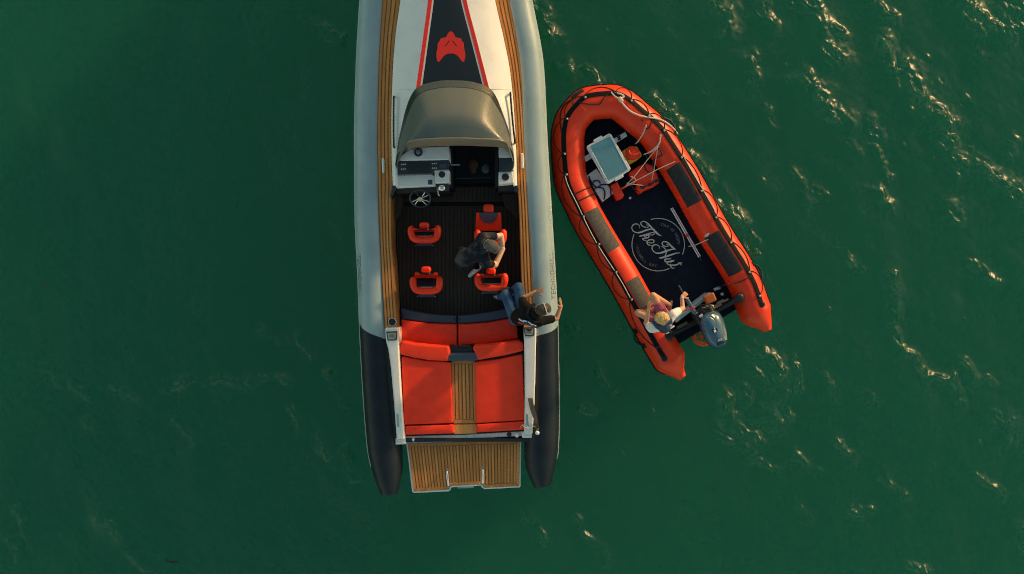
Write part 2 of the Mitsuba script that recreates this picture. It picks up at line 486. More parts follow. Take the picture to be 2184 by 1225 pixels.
def line_distance(x, y, pts):
    d = np.full(x.shape, 9.0)
    for (a, b) in zip(pts[:-1], pts[1:]):
        ab = b - a
        t = np.clip(((x - a[0]) * ab[0] + (y - a[1]) * ab[1]) / (ab @ ab), 0, 1)
        d = np.minimum(d, np.hypot(x - a[0] - t * ab[0], y - a[1] - t * ab[1]))
    return d


def build_sea():
    NX, NY, HX, HY = 1120, 690, 11.0, 6.8
    xs, ys = np.linspace(-HX, HX, NX), np.linspace(-HY, HY, NY)
    X, Y = np.meshgrid(xs, ys)
    P = np.stack([X, Y, 0 * X], -1)
    wob = np.stack([meshkit.fbm(P * 2.1, 3, 11) - .5, meshkit.fbm(P * 2.1, 3, 12) - .5], -1) * .30
    wob += np.stack([meshkit.fbm(P * 9., 2, 13) - .5, meshkit.fbm(P * 9., 2, 14) - .5], -1) * .10
    XW, YW = X + wob[..., 0], Y + wob[..., 1]
    ca, sa = math.cos(SUN_AZ), math.sin(SUN_AZ)
    A, B = X * ca + Y * sa, -X * sa + Y * ca                      # along and across the light's direction
    gust = np.clip(meshkit.fbm(P * .55, 3, 21) * 2.2 - .75, 0, 1)
    fine = np.stack([A * 9.0, B * 5.0, 0 * A], -1)
    ripple = meshkit.fbm(fine, 3, 5) - .5
    tiny = meshkit.fbm(np.stack([A * 4.0, B * 2.4, 0 * A], -1), 4, 9) - .5
    h = 1.25 * swell(X, Y) + tiny * (.016 + .016 * gust) + ripple * (.005 + .010 * gust)
    amp, crest = 0 * X, 0 * X
    for pts, strength, width in CRESTS:
        w = np.array([W(a, b, 0)[:2] for a, b in pts])
        lo, hi = w.min(0) - .9, w.max(0) + .9
        i0, i1 = np.searchsorted(ys, [lo[1], hi[1]])
        j0, j1 = np.searchsorted(xs, [lo[0], hi[0]])
        if i1 <= i0 or j1 <= j0:
            continue
        sl = (slice(i0, i1), slice(j0, j1))
        d = line_distance(XW[sl], YW[sl], w)
        if w[:, 1].mean() > .8 and w[:, 0].mean() > 3:
            strength, width = strength * 1.12, width * 1.25
        elif w[:, 0].mean() > 5.5:
            strength *= .9
        amp[sl] = np.maximum(amp[sl], strength * np.exp(-(d / (width * .85)) ** 2))
        crest[sl] = np.maximum(crest[sl], strength * np.exp(-(d / (width * 1.5)) ** 2))
    for pts in FAINT:
        w = np.array([W(a, b, 0)[:2] for a, b in pts])
        lo, hi = w.min(0) - .8, w.max(0) + .8
        i0, i1 = np.searchsorted(ys, [lo[1], hi[1]])
        j0, j1 = np.searchsorted(xs, [lo[0], hi[0]])
        if i1 <= i0 or j1 <= j0:
            continue
        sl = (slice(i0, i1), slice(j0, j1))
        d = line_distance(XW[sl], YW[sl], w)
        amp[sl] = np.maximum(amp[sl], .55 * np.exp(-(d / .075) ** 2))
        crest[sl] = np.maximum(crest[sl], .45 * np.exp(-(d / .10) ** 2))
    q = np.random.default_rng(19)
    for _ in range(110):                                          # scattered wavelets on the windward side
        x, w = q.uniform(.6, HX), q.uniform(.022, .05)
        y = 5.6 - 9.5 * q.uniform() ** 1.4
        sl = (slice(*np.searchsorted(ys, [y - .3, y + .3])), slice(*np.searchsorted(xs, [x - .3, x + .3])))
        d2 = (A[sl] - x * ca - y * sa) ** 2 + ((B[sl] + x * sa - y * ca) / q.uniform(1, 2.2)) ** 2
        amp[sl] = np.maximum(amp[sl], q.uniform(.4, .9) * np.exp(-d2 / w ** 2))
    # the churned ring of the propeller wash behind the dinghy, and wavelets lapping along both boats
    c = W(1614, 850, 0)
    ang = np.arctan2(YW - c[1], XW - c[0])
    rr = np.hypot((XW - c[0]) * 1.12, (YW - c[1]) * .86)
    amp = np.maximum(amp, .80 * np.exp(-((rr - .52) / .24) ** 2) * np.clip(.62 + .38 * np.cos(ang + .5), 0, 1))
    for pts, off in ((DINGHY, .30), (HULL_L, .20), (HULL_R, -.20)):
        w = np.array([W(a, b, 0)[:2] for a, b in pts])
        d = np.full(X.shape, 9.0)
        lo, hi = w.min(0) - .8, w.max(0) + .8
        sl = (slice(*np.searchsorted(ys, [lo[1], hi[1]])), slice(*np.searchsorted(xs, [lo[0], hi[0]])))
        d[sl] = line_distance(XW[sl], YW[sl], w)
        amp = np.maximum(amp, .34 * np.exp(-((d - abs(off)) / .10) ** 2))
    gaps = np.clip(meshkit.fbm(P * 6.5, 3, 31) * 2.6 - .58, 0, 1)
    chop = meshkit.fbm(np.stack([A * 8.5, B * 4.2, 0 * A], -1), 3, 41) - .5
    h += crest * .085 + amp * gaps * (chop * .26 + .012)
    edge = np.minimum(np.clip((HX - np.abs(X)) / .9, 0, 1), np.clip((HY - np.abs(Y)) / .9, 0, 1))
    h *= edge * edge * (3 - 2 * edge)
    v = [np.stack([X, Y, h], -1).reshape(-1, 3)]
    f = [grid_faces(NY, NX)]
    o = len(v[0])
    # coarser water round it, then flat to the horizon, then the walls and the floor of the volume
    n2, H2 = 300, 60.0
    t = np.linspace(-H2, H2, n2)
    xs2 = np.unique(np.concatenate([t[np.abs(t) > HX + .1], np.linspace(-HX, HX, 56)]))
    ys2 = np.unique(np.concatenate([t[np.abs(t) > HY + .1], np.linspace(-HY, HY, 36)]))
    X2, Y2 = np.meshgrid(xs2, ys2)
    e2 = np.maximum(np.clip((np.abs(X2) - HX) / 1.5, 0, 1), np.clip((np.abs(Y2) - HY) / 1.5, 0, 1)) * np.clip((H2 - np.maximum(np.abs(X2), np.abs(Y2))) / 4, 0, 1)
    h2 = swell(X2, Y2) * e2
    g = grid_faces(len(ys2), len(xs2))
    c2 = np.stack([X2, Y2, h2], -1).reshape(-1, 3)
    mid = c2[g].mean(1)
    g = g[~((np.abs(mid[:, 0]) < HX) & (np.abs(mid[:, 1]) < HY))]
    v.append(c2)
    f.append(g + o)
    o += len(c2)
    R, D = 3000.0, -9.0
    q = np.array([[-H2, -H2, 0], [H2, -H2, 0], [H2, H2, 0], [-H2, H2, 0], [-R, -R, 0], [R, -R, 0], [R, R, 0], [-R, R, 0], [-R, -R, D], [R, -R, D], [R, R, D], [-R, R, D]])
    k = []
    for i in range(4):
        j = (i + 1) % 4
        k += [[i, 4 + i, 4 + j], [i, 4 + j, j], [4 + i, 8 + i, 8 + j], [4 + i, 8 + j, 4 + j]]
    k += [[8, 10, 9], [8, 11, 10]]
    v.append(q)
    f.append(np.array(k) + o)
    return tm(np.vstack(v), np.vstack(f))


KEYS.add('sea')
scene['sea'] = mikit.ply(build_sea(), 'sea_surface', smooth=True, interior={'type': 'ref', 'id': 'sea_water'})
labels['sea'] = {'kind': 'structure', 'label': 'dark green murky sea with sunlit ripple crests'}
mat('bed_sand', (.03, .05, .04), .9)
add(None, 'sea_bed', tm([[-3000, -3000, -8.6], [3000, -3000, -8.6], [3000, 3000, -8.6], [-3000, 3000, -8.6]], [[0, 1, 2], [0, 2, 3]]), 'bed_sand', smooth=False, kind='structure')

# ------------------------------------------------------------------ the large rigid inflatable speedboat
BOAT = thing('speedboat', 'large grey and black speedboat with inflatable sides, red cushions and teak decks', 'speedboat')
TZ, TR = 0.75, 0.275
rise = lambda y: .95 * np.maximum(0, (-90 - np.asarray(y, float)) / 550) ** 1.25      # the bow's sheer, raised out of view so its shadow reaches further
LEFT = [(932, -640), (905, -575), (872, -470), (842, -340), (815, -150), (802.5, 0), (794, 150), (790.5, 300), (791.5, 450), (798, 600), (801.5, 700), (811, 850), (821, 955), (825, 988), (831, 1052)]
RIGHT = [(940, -640), (972, -575), (1008, -470), (1042, -340), (1078, -150), (1100.5, 0), (1126, 150), (1133.5, 300), (1142.5, 450), (1151.5, 600), (1156.5, 700), (1158, 850), (1155, 955), (1153, 980), (1157, 1036)]
RAD = [.12, .22, .26, .27] + [TR] * 7 + [.285, .295, .275, .150]
lx, rx = curve_y(LEFT), curve_y(RIGHT)
# deck edges in plan
deck_l = curve_y([(938, -600), (880, -440), (850, -300), (828, -120), (816, 0), (806, 200), (805, 300), (806.5, 400), (811, 520), (817, 640), (821, 698)])
deck_r = curve_y([(942, -600), (1000, -440), (1035, -300), (1068, -120), (1089, 0), (1113, 150), (1125, 300), (1133, 460), (1140, 620), (1147, 702)])
trunk_l = curve_y([(938, -580), (905, -430), (884, -280), (864, -110), (854, 0), (843, 80), (837.5, 160), (834.5, 270), (835.5, 340), (838, 396)])
trunk_r = curve_y([(942, -580), (985, -430), (1015, -280), (1040, -110), (1056, 0), (1074, 80), (1089, 160), (1098.5, 270), (1101.5, 340), (1103, 396)])
cock_l = curve_y([(838, 396), (834.5, 430), (835.5, 520), (839, 560), (842, 620), (847, 698), (851, 760), (858, 935)])
cock_r = curve_y([(1103, 396), (1106, 430), (1110, 540), (1112, 600), (1117, 698), (1116, 760), (1121, 935)])
DZ = 1.0
for side, path in ((-1, LEFT), (1, RIGHT)):
    tube = Tube(np.array([W(a, b, TZ + float(rise(b))) for a, b in path]), RAD, 220)
    key = add(BOAT, 'tube', tube.body(40), 'black_fabric', 60, 'black inflatable side tube with a pale grey front, ' + ('left side' if side < 0 else 'right side'))
    s_of = lambda y: tube.nearest(float((lx if side < 0 else rx)(y)), y, TZ)
    # pale sleeve, its rear edge running back in a curve towards the deck
    phis = np.radians(np.linspace(-100, 100, 30))
    inner = -side * phis                                          # positive towards the deck; travel is bow to stern, its right is image left
    u = np.clip((np.degrees(phis) * (side) + 75) / 150, 0, 1)     # 0 outboard ... 1 inboard (see Tube.at)
    out = -1 if side > 0 else 1                                   # sign of phi that points outboard
    u = np.clip((75 - out * np.degrees(phis)) / 140, 0, 1)
    yend = 672 + 56 * np.sqrt(np.clip(u, 0, 1)) if side < 0 else 688 + 32 * np.sqrt(np.clip(u, 0, 1))
    send = np.array([s_of(y) for y in np.linspace(660, 740, 20)])
    se = np.interp(yend, np.linspace(660, 740, 20), send)
    G = np.array([tube.at(np.linspace(.05, e, 150), p, .005) for p, e in zip(phis, se)])
    low = np.array([tube.at(e, p, -.004) for p, e in zip(phis, se)])
    G = np.concatenate([G, low[:, None]], 1)
    add(BOAT, 'tube_sleeve', sheet(G), 'grey_fabric', 45)
    # rub line along the outboard face, seam line inboard
    ss = np.linspace(.2, tube.L - .5, 150)
    add(key, 'rub_line', sweep(tube.at(ss, np.radians(out * 72), .004), .007, 6), 'silver_line', 60)
    sb = np.linspace(.2, s_of(700), 120)
    add(key, 'seam_strip', sweep(tube.at(sb, np.radians(-out * 46), .006), .013, 6), 'white_plain', 60)
    for y in (706, 790, 880, 952):
        add(key, 'seam', sweep(tube.at(np.full(28, s_of(y)), np.radians(np.linspace(-100, 100, 28)), .001), .0035, 5), 'black_fabric', 60)
    # the maker's lettering, wrapped on the outboard flank
    word = meshkit.text_mesh('TECHNOHULL', .105, .003, bold=False)
    v = np.array(word.vertices)
    width = v[:, 0].max() - v[:, 0].min()
    yt, yb = (543, 632) if side < 0 else (541, 640)
    s0, s1 = s_of(yt), s_of(yb)
    uu = v[:, 0] / width
    s = s0 + uu * (s1 - s0) if side < 0 else s1 - uu * (s1 - s0)
    ph = np.radians(out * (62 - v[:, 1] / .105 * 23))
    base = tube.at(s, ph, .006 + v[:, 2])
    add(key, 'lettering', tm(base, word.faces), 'letter_dark', False)

# hull under the decks
ys = np.linspace(-600, 935, 90)
outline = Polygon([W(float(lx(y)) + 6, y, .6)[:2] for y in ys] + [W(float(rx(y)) - 6, y, .6)[:2] for y in ys[::-1]]).buffer(0)
keel = Polygon([W(float(lx(y)) + 22, y, -.3)[:2] for y in ys] + [W(float(rx(y)) - 22, y, -.3)[:2] for y in ys[::-1]]).buffer(0)
yo = np.linspace(306, 935, 70)
well = Polygon([W(float(cock_l(max(y, 396)) if y > 396 else 840), y, .95)[:2] for y in yo] + [W(float(cock_r(max(y, 396)) if y > 396 else 1098), y, .95)[:2] for y in yo[::-1]]).buffer(0)
cabin = Polygon(WP([(956, 225), (1066, 225), (1066, 420), (956, 420)], .95))
hull = cat(prism(keel, -.62, .12), prism(outline.difference(union_all([well, cabin])), .10, .955))
add(BOAT, 'hull', hull, 'black_plain', False)
add(BOAT, 'cabin_sole', prism(cabin, .10, .16), 'black_plain', False)

# teak side decks: five planks a side
for fa, fb, n in ((deck_l, lambda y: trunk_l(y) if y < 396 else cock_l(y), 4), (lambda y: trunk_r(y) if y < 396 else cock_r(y), deck_r, 4)):
    top = -540
    bed = strip(fa, fb, top, 700, lambda y: DZ - .006 + rise(y), .55, 60)
    holder = add(BOAT, 'side_deck', bed, 'caulk', False)
    for k in range(n):
        a = lambda y, k=k: float(fa(y)) + (float(fb(y)) - float(fa(y))) * k / n
        b = lambda y, k=k: float(fa(y)) + (float(fb(y)) - float(fa(y))) * (k + 1) / n
        add(holder, 'plank', strip(a, b, top, 697, lambda y: DZ + .002 + rise(y), .02, 60, m=1.25), TEAK[(k * 2 + n) % 3], False)
    add(holder, 'end_plank', strip(fa, fb, 694.2, 699.5, DZ + .0045, .02, 2, m=.4), TEAK[1], False)

# coachroof: white sides, red and silver stripes, dark centre panel
red_l = curve_y([(938, -500), (930, -250), (921, -80), (913, 0), (901, 90), (887, 191)])
red_r = curve_y([(942, -500), (960, -250), (980, -80), (995, 0), (1018, 90), (1044, 191)])
edge_z = lambda y: rise(y) + 1.22 + .06 * np.clip((y + 560) / 700, 0, 1)
hood_z = lambda y: rise(y) + 1.26 + .26 * np.clip((y + 560) / 750, 0, 1)


def roof(fa, fb, za, zb, y0, y1, bulge, nr=50, nc=9, base=.97):
    G = []
    for y in np.linspace(y0, y1, nr):
        a, b = W(float(fa(y)), y, float(za(y))), W(float(fb(y)), y, float(zb(y)))
        t = np.linspace(0, 1, nc)[:, None]
        row = a + (b - a) * t
        row[:, 2] += bulge * np.sin(np.pi * t[:, 0])
        G.append(row)
    return sheet(np.array(G), base=base)


add(BOAT, 'foredeck', roof(trunk_l, red_l, edge_z, hood_z, -570, 191, .018), 'white_paint', 40, 'white gelcoat foredeck, left half')
add(BOAT, 'foredeck', roof(red_r, trunk_r, hood_z, edge_z, -570, 191, .018), 'white_paint', 40, 'white gelcoat foredeck, right half')
off = lambda f, d: (lambda y: float(f(y)) + d)
up = lambda y: hood_z(y) + .004
add(BOAT, 'stripe', roof(red_l, off(red_l, 8.6), up, up, -480, 191, 0, 40, 3, 1.0), 'red_paint', 40, 'red stripe')
add(BOAT, 'stripe', roof(off(red_r, -8.6), red_r, up, up, -480, 191, 0, 40, 3, 1.0), 'red_paint', 40, 'red stripe')
add(BOAT, 'pinstripe', roof(off(red_l, 8.6), off(red_l, 12.2), hood_z, hood_z, -480, 188, 0, 40, 3, 1.0), 'silver_line', 40, 'silver pinstripe')
add(BOAT, 'pinstripe', roof(off(red_r, -12.2), off(red_r, -8.6), hood_z, hood_z, -480, 188, 0, 40, 3, 1.0), 'silver_line', 40, 'silver pinstripe')
hood = add(BOAT, 'hood', roof(off(red_l, 12.2), off(red_r, -12.2), hood_z, hood_z, -420, 186, .018, 50, 9, 1.0), 'hood_paint', 40, 'dark hood panel with a red emblem')
half = [(0, 67), (4, 69), (8, 75), (10, 80), (16, 81), (22, 82.5), (24, 88), (28, 93), (28, 101), (30, 110), (31, 120), (29, 131), (25, 133), (21, 127), (14, 119), (7, 115), (0, 114.5)]
em = [(961.5 + x, y) for x, y in half] + [(961.5 - x, y) for x, y in half[::-1][1:-1]]
zz = float(hood_z(100)) + .022
E = Polygon(WP(em, zz)).buffer(.012).buffer(-.012)
for sgn in (-1, 1):
    E = E.difference(LineString(WP([(961.5 + sgn * 4, 88), (961.5 + sgn * 8, 94), (961.5 + sgn * 12, 98)], zz)).buffer(.007))
add(hood, 'emblem', prism(E, zz - .02, zz + .004), 'red_paint', False, 'red emblem with two prongs')

# white side strips beside the windscreen
screen_l = curve_y([(887, 191), (877, 204), (864, 238), (853, 279), (848, 308), (844, 359), (843, 396)])
screen_r = curve_y([(1044, 191), (1053, 203), (1063, 217), (1078, 249), (1088.6, 287), (1096, 340), (1099, 396)])
z3 = lambda y: 1.52 - .18 * np.clip((y - 191) / 150, 0, 1)
add(BOAT, 'foredeck', roof(trunk_l, off(screen_l, 4), edge_z, z3, 191, 396, .018, 40), 'white_paint', 40, 'white side strip left of the windscreen')
add(BOAT, 'foredeck', roof(off(screen_r, -4), trunk_r, z3, edge_z, 191, 396, .018, 40), 'white_paint', 40, 'white side strip right of the windscreen')
add(BOAT, 'coaming_tip', cushion(WP([(838, 392), (846, 392), (844, 404), (834, 424), (831, 419)], 1.25), .97, 1.25, .02, .01), 'black_gloss')
add(BOAT, 'coaming_tip', cushion(WP([(1098, 392), (1103, 384), (1107, 404), (1105, 409), (1096, 409)], 1.25), .97, 1.25, .02, .01), 'black_gloss')

# windscreen canopy: base line round it, rear rim above, ribs between
base_pts = smooth_path(W3([(843, 362, 1.30), (846, 318, 1.33), (853, 279, 1.37), (864, 238, 1.44), (877, 204, 1.50), (888, 189, 1.53), (910, 178.5, 1.55), (957, 171.5, 1.57), (991, 172.8, 1.57), (1029, 181, 1.55), (1047, 191, 1.52), (1063, 216, 1.46), (1078, 249, 1.39), (1088.6, 287, 1.36), (1096, 330, 1.33), (1097.5, 357, 1.30)]), 81)
rim_pts = smooth_path(W3([(868, 310, 1.80), (876, 302, 1.90), (900, 299, 1.97), (940, 297, 2.02), (980, 296.5, 2.03), (1020, 297.5, 2.0), (1055, 299, 1.95), (1074, 302, 1.88), (1082, 309, 1.79)]), 81)


def canopy(v0, v1, nv=16, lift=0.0):
    G = []
    for v in np.linspace(v0, v1, nv):
        row = base_pts + (rim_pts - base_pts) * v
        k = np.interp(v, [0, .12, .55, .62, .70, .78, 1], [0, .13, .70, .785, .865, .915, 1.0])
        row[:, 2] = base_pts[:, 2] + (rim_pts[:, 2] - base_pts[:, 2]) * k + lift + .065 * math.sin(math.pi * min(v, 1)) * np.sin(np.pi * np.linspace(0, 1, 81)) ** .7
        G.append(row)
    return sheet(np.array(G), drop=.02)


ws = add(BOAT, 'windscreen', canopy(.11, .665, 22), 'smoked', 50, 'smoked wraparound windscreen')
add(ws, 'frame', canopy(0, .125, 8, .008), 'smoked_frame', 50)
add(ws, 'top_panel', canopy(.655, 1.0, 14, .010), 'smoked_sky_top', 50)
add(ws, 'rim', sweep(rim_pts + [0, 0, .012], .020, 10), 'smoked_edge', 60)
lip0 = rim_pts + [0, -.01, -.01]
lip1 = rim_pts + np.stack([0 * rim_pts[:, 0], np.full(81, -.085), np.full(81, -.13)], 1)
add(ws, 'lip', sheet(np.array([lip0, (lip0 + lip1) / 2 + [0, 0, .015], lip1]), drop=.02), 'smoked_edge', 50)
add(ws, 'wing', sheet(np.array([smooth_path(W3([(843, 362, 1.31), (846, 345, 1.36), (860, 327, 1.45), (884, 315, 1.60), (900, 311, 1.72)]), 20), smooth_path(W3([(842.5, 360, 1.30), (848, 330, 1.50), (858, 318, 1.66), (870, 309, 1.78), (880, 304, 1.84)]), 20)]), drop=.02), 'smoked_frame', 50)  # left wing near black: its shade is put into the colour
add(ws, 'wing', sheet(np.array([smooth_path(W3([(1097.5, 357, 1.30), (1094, 342, 1.36), (1085, 327, 1.45), (1068, 314, 1.60), (1056, 311, 1.72)]), 20), smooth_path(W3([(1097.5, 355, 1.31), (1095, 330, 1.50), (1089, 317, 1.66), (1080, 309, 1.78), (1072, 304, 1.84)]), 20)]), drop=.02), 'smoked_edge', 50)  # right wing tan: the sunlight on it is put into the colour

# console and dash
dash = add(BOAT, 'dashboard', cushion(WP([(845, 356), (848, 344), (858, 330), (872, 319), (888, 314), (957.5, 312), (958, 341), (846, 343)], 1.46), .2, 1.46, .015, .0), 'white_paint', 35, 'white dashboard with compass, dark instrument panel and cup holder')
pan = add(dash, 'instrument_panel', cushion(WP([(846.5, 342.5), (957, 339.5), (957.5, 362), (926, 363), (922, 371), (847.5, 373)], 1.43), .2, 1.43, .012, .004), 'black_gloss')
add(pan, 'screen', cushion(WP([(869, 347), (917, 346), (917, 370), (870, 371)], 1.437), 1.42, 1.437, .003, .006), 'black_plain')
add(pan, 'screen', cushion(WP([(937.5, 350), (952, 349), (952, 358), (938, 359)], 1.437), 1.42, 1.437, .003, .004), 'navy_vinyl')
for (a, b) in [(856.5, 351), (860.5, 351), (864.5, 350.5), (856.5, 361), (860.5, 361), (864.5, 360.8), (922.5, 349.5), (926.5, 349.3), (930.5, 349.2), (922.5, 359), (926.5, 359), (930.5, 358.8)]:
    add(pan, 'switch', disc(a, b, 1.436, .011, .012, 10), 'silver_line', False)
comp = add(dash, 'compass', disc(892, 325, 1.50, .070, .06), 'black_gloss', 30)
add(comp, 'dial', disc(892, 324.5, 1.512, .040, .02), 'steel', 30)
add(comp, 'bowl', ring(W(892, 325, 1.507), .055, .014), 'black_plain', 50)
shelf = add(dash, 'shelf', cushion(WP([(847.5, 373.5), (922, 371.5), (927, 377), (928, 396.5), (846.5, 400)], 1.28), .2, 1.28, .015, .006), 'white_paint')
add(shelf, 'socket', cushion(WP([(913, 384.5), (922, 384), (922, 394), (913, 394)], 1.289), 1.26, 1.289, .004, .008), 'navy_vinyl')
hb = add(dash, 'holder_block', cushion(WP([(926, 363), (958, 362), (958, 389), (928, 390.5)], 1.36), .2, 1.36, .012, .006), 'white_paint')
add(hb, 'cup_holder', cat(ring(W(942.5, 372.5, 1.362), .048, .006), disc(942.5, 372.5, 1.3635, .044, .01)), 'black_plain', 50)
add(dash, 'side_rim', cushion(WP([(841, 360), (846, 357), (847, 400), (844.5, 400)], 1.33), 1.0, 1.33, .01, .0), 'white_paint')
add(dash, 'kick_panel', prism(WP([(845, 399), (928, 397), (928, 390), (958, 389), (958, 409), (846, 413)], 1.1), .2, 1.12), 'black_plain', False)
lever = add(BOAT, 'throttle', cushion(WP([(929, 392), (957, 391), (957, 407), (930, 408)], 1.2), 1.1, 1.2, .015, .01), 'black_gloss')
kn = trimesh.creation.icosphere(3, .060)
kn.apply_scale([1, .85, .6])
kn.apply_translation(W(942.5, 401.5, 1.30))
add(lever, 'grip', kn, 'chrome', True)
add(lever, 'arm', rope([W(935, 402, 1.24), W(934, 410, 1.30), W(937.5, 418.5, 1.34)], .012, 14), 'chrome', 60)
# steering wheel, tilted towards the helmsman
wc = W(896.5, 424, 1.02)
tilt = trimesh.transformations.rotation_matrix(math.radians(38), [1, 0, 0])
wheel = add(BOAT, 'steering_wheel', ring(wc, .172, .019, tilt, 40, 9), 'black_gloss', 60)
for a in (20, 48, 196, 222, 300, 330, 112):
    d = np.array([math.cos(math.radians(a)), math.sin(math.radians(a)), 0, 1])
    e = np.array([math.cos(math.radians(a + 8)), math.sin(math.radians(a + 8)), 0, 1])
    q0, q1 = (tilt @ (d * [.045, .045, 1, 1]))[:3] + [0, 0, .008], (tilt @ (e * [.165, .165, 1, 1]))[:3]
    add(wheel, 'spoke', sweep(np.linspace(wc + q0, wc + q1, 5), .0085, 6, flat=.6), 'chrome' if a != 112 else 'black_gloss', 60)
hubm = trimesh.creation.cylinder(.045, .04, sections=24)
hubm.apply_transform(tilt)
hubm.apply_translation(wc + [0, -.005, .015])
add(wheel, 'hub', hubm, 'bronze', 30)
add(wheel, 'column', sweep(np.linspace(wc, W(896, 404, .98), 4), .035, 10), 'black_plain', 60)
# passenger side console
pc = add(BOAT, 'passenger_console', cushion(WP([(1063.5, 312.5), (1072, 314), (1084, 322), (1094, 336), (1064, 336)], 1.46), .2, 1.46, .012, .0), 'white_paint', 35, 'white passenger console with dark panel and cup holder')
add(pc, 'panel', cushion(WP([(1064.5, 335), (1089, 334), (1095, 344), (1096, 356), (1091, 366), (1064, 367)], 1.43), .2, 1.43, .012, .004), 'black_gloss')
blk = add(pc, 'holder_block', cushion(WP([(1063.5, 367), (1094, 366), (1096, 391), (1063, 394)], 1.36), .2, 1.36, .015, .006), 'white_paint')
add(blk, 'cup_holder', cat(ring(W(1078, 378, 1.362), .053, .008), disc(1078, 378, 1.3635, .048, .01)), 'black_plain', 50)
add(pc, 'kick_panel', prism(WP([(1063, 393), (1096, 391), (1099, 407), (1062, 408)], 1.1), .2, 1.12), 'black_plain', False)
# companionway
door = add(BOAT, 'companionway', prism(WP([(958, 312), (966, 312), (966, 402), (958, 402)], .9), .16, 1.0), 'black_plain', False)
add(door, 'frame', prism(WP([(1056, 312), (1063.5, 312), (1063.5, 402), (1056, 402)], .9), .16, 1.0), 'black_plain', False)
add(door, 'sill', sweep(np.linspace(W(971, 381, .34), W(1046, 379, .34), 4), .012, 8), 'navy_vinyl', 60)
add(door, 'latch', box(W(971, 352, 1.02), (.15, .02, .015)), 'steel', False)

# cockpit sole: narrow planks and a step below the dash
SZ = .26
sole = Polygon([W(float(cock_l(max(y, 396))), y, SZ)[:2] for y in np.linspace(396, 690, 30)] + [W(float(cock_r(max(y, 396))), y, SZ)[:2] for y in np.linspace(690, 396, 30)]).buffer(.03)
solek = add(BOAT, 'cockpit_sole', prism(sole, .10, SZ - .006), 'shaded_floor_caulk', False)
x0, x1 = 826.0, 1124.0
n = 36
for k in range(n):
    a, b = x0 + (x1 - x0) * k / n, x0 + (x1 - x0) * (k + 1) / n
    add(solek, 'plank', strip(lambda y: a, lambda y: b, 440, 690, SZ, .02, 2, m=.55), 'shaded_floor_teak', False)
    if 846 < a < 1092:
        add(solek, 'plank', strip(lambda y: a, lambda y: b, 400, 425, SZ + .07, .02, 2, m=.55), 'shaded_floor_teak', False)
add(solek, 'step', prism(WP([(842, 396), (1100, 396), (1100, 432), (842, 432)], SZ), SZ - .1, SZ + .064), 'shaded_floor_caulk', False)
add(solek, 'step_board', prism(WP([(846, 426), (1096, 425.5), (1096, 431.5), (846, 432)], SZ), SZ, SZ + .072), 'shaded_floor_teak', False)
add(BOAT, 'foot_ledge', cushion(WP([(838, 414), (858, 412), (857, 440), (850, 460), (841, 472)], .6), .3, .6, .02, .01), 'shaded_floor_teak')
add(BOAT, 'foot_ledge', cushion(WP([(1070, 408), (1104, 408), (1106, 470), (1098, 462), (1076, 440)], .55), .3, .55, .02, .01), 'shaded_floor_teak')


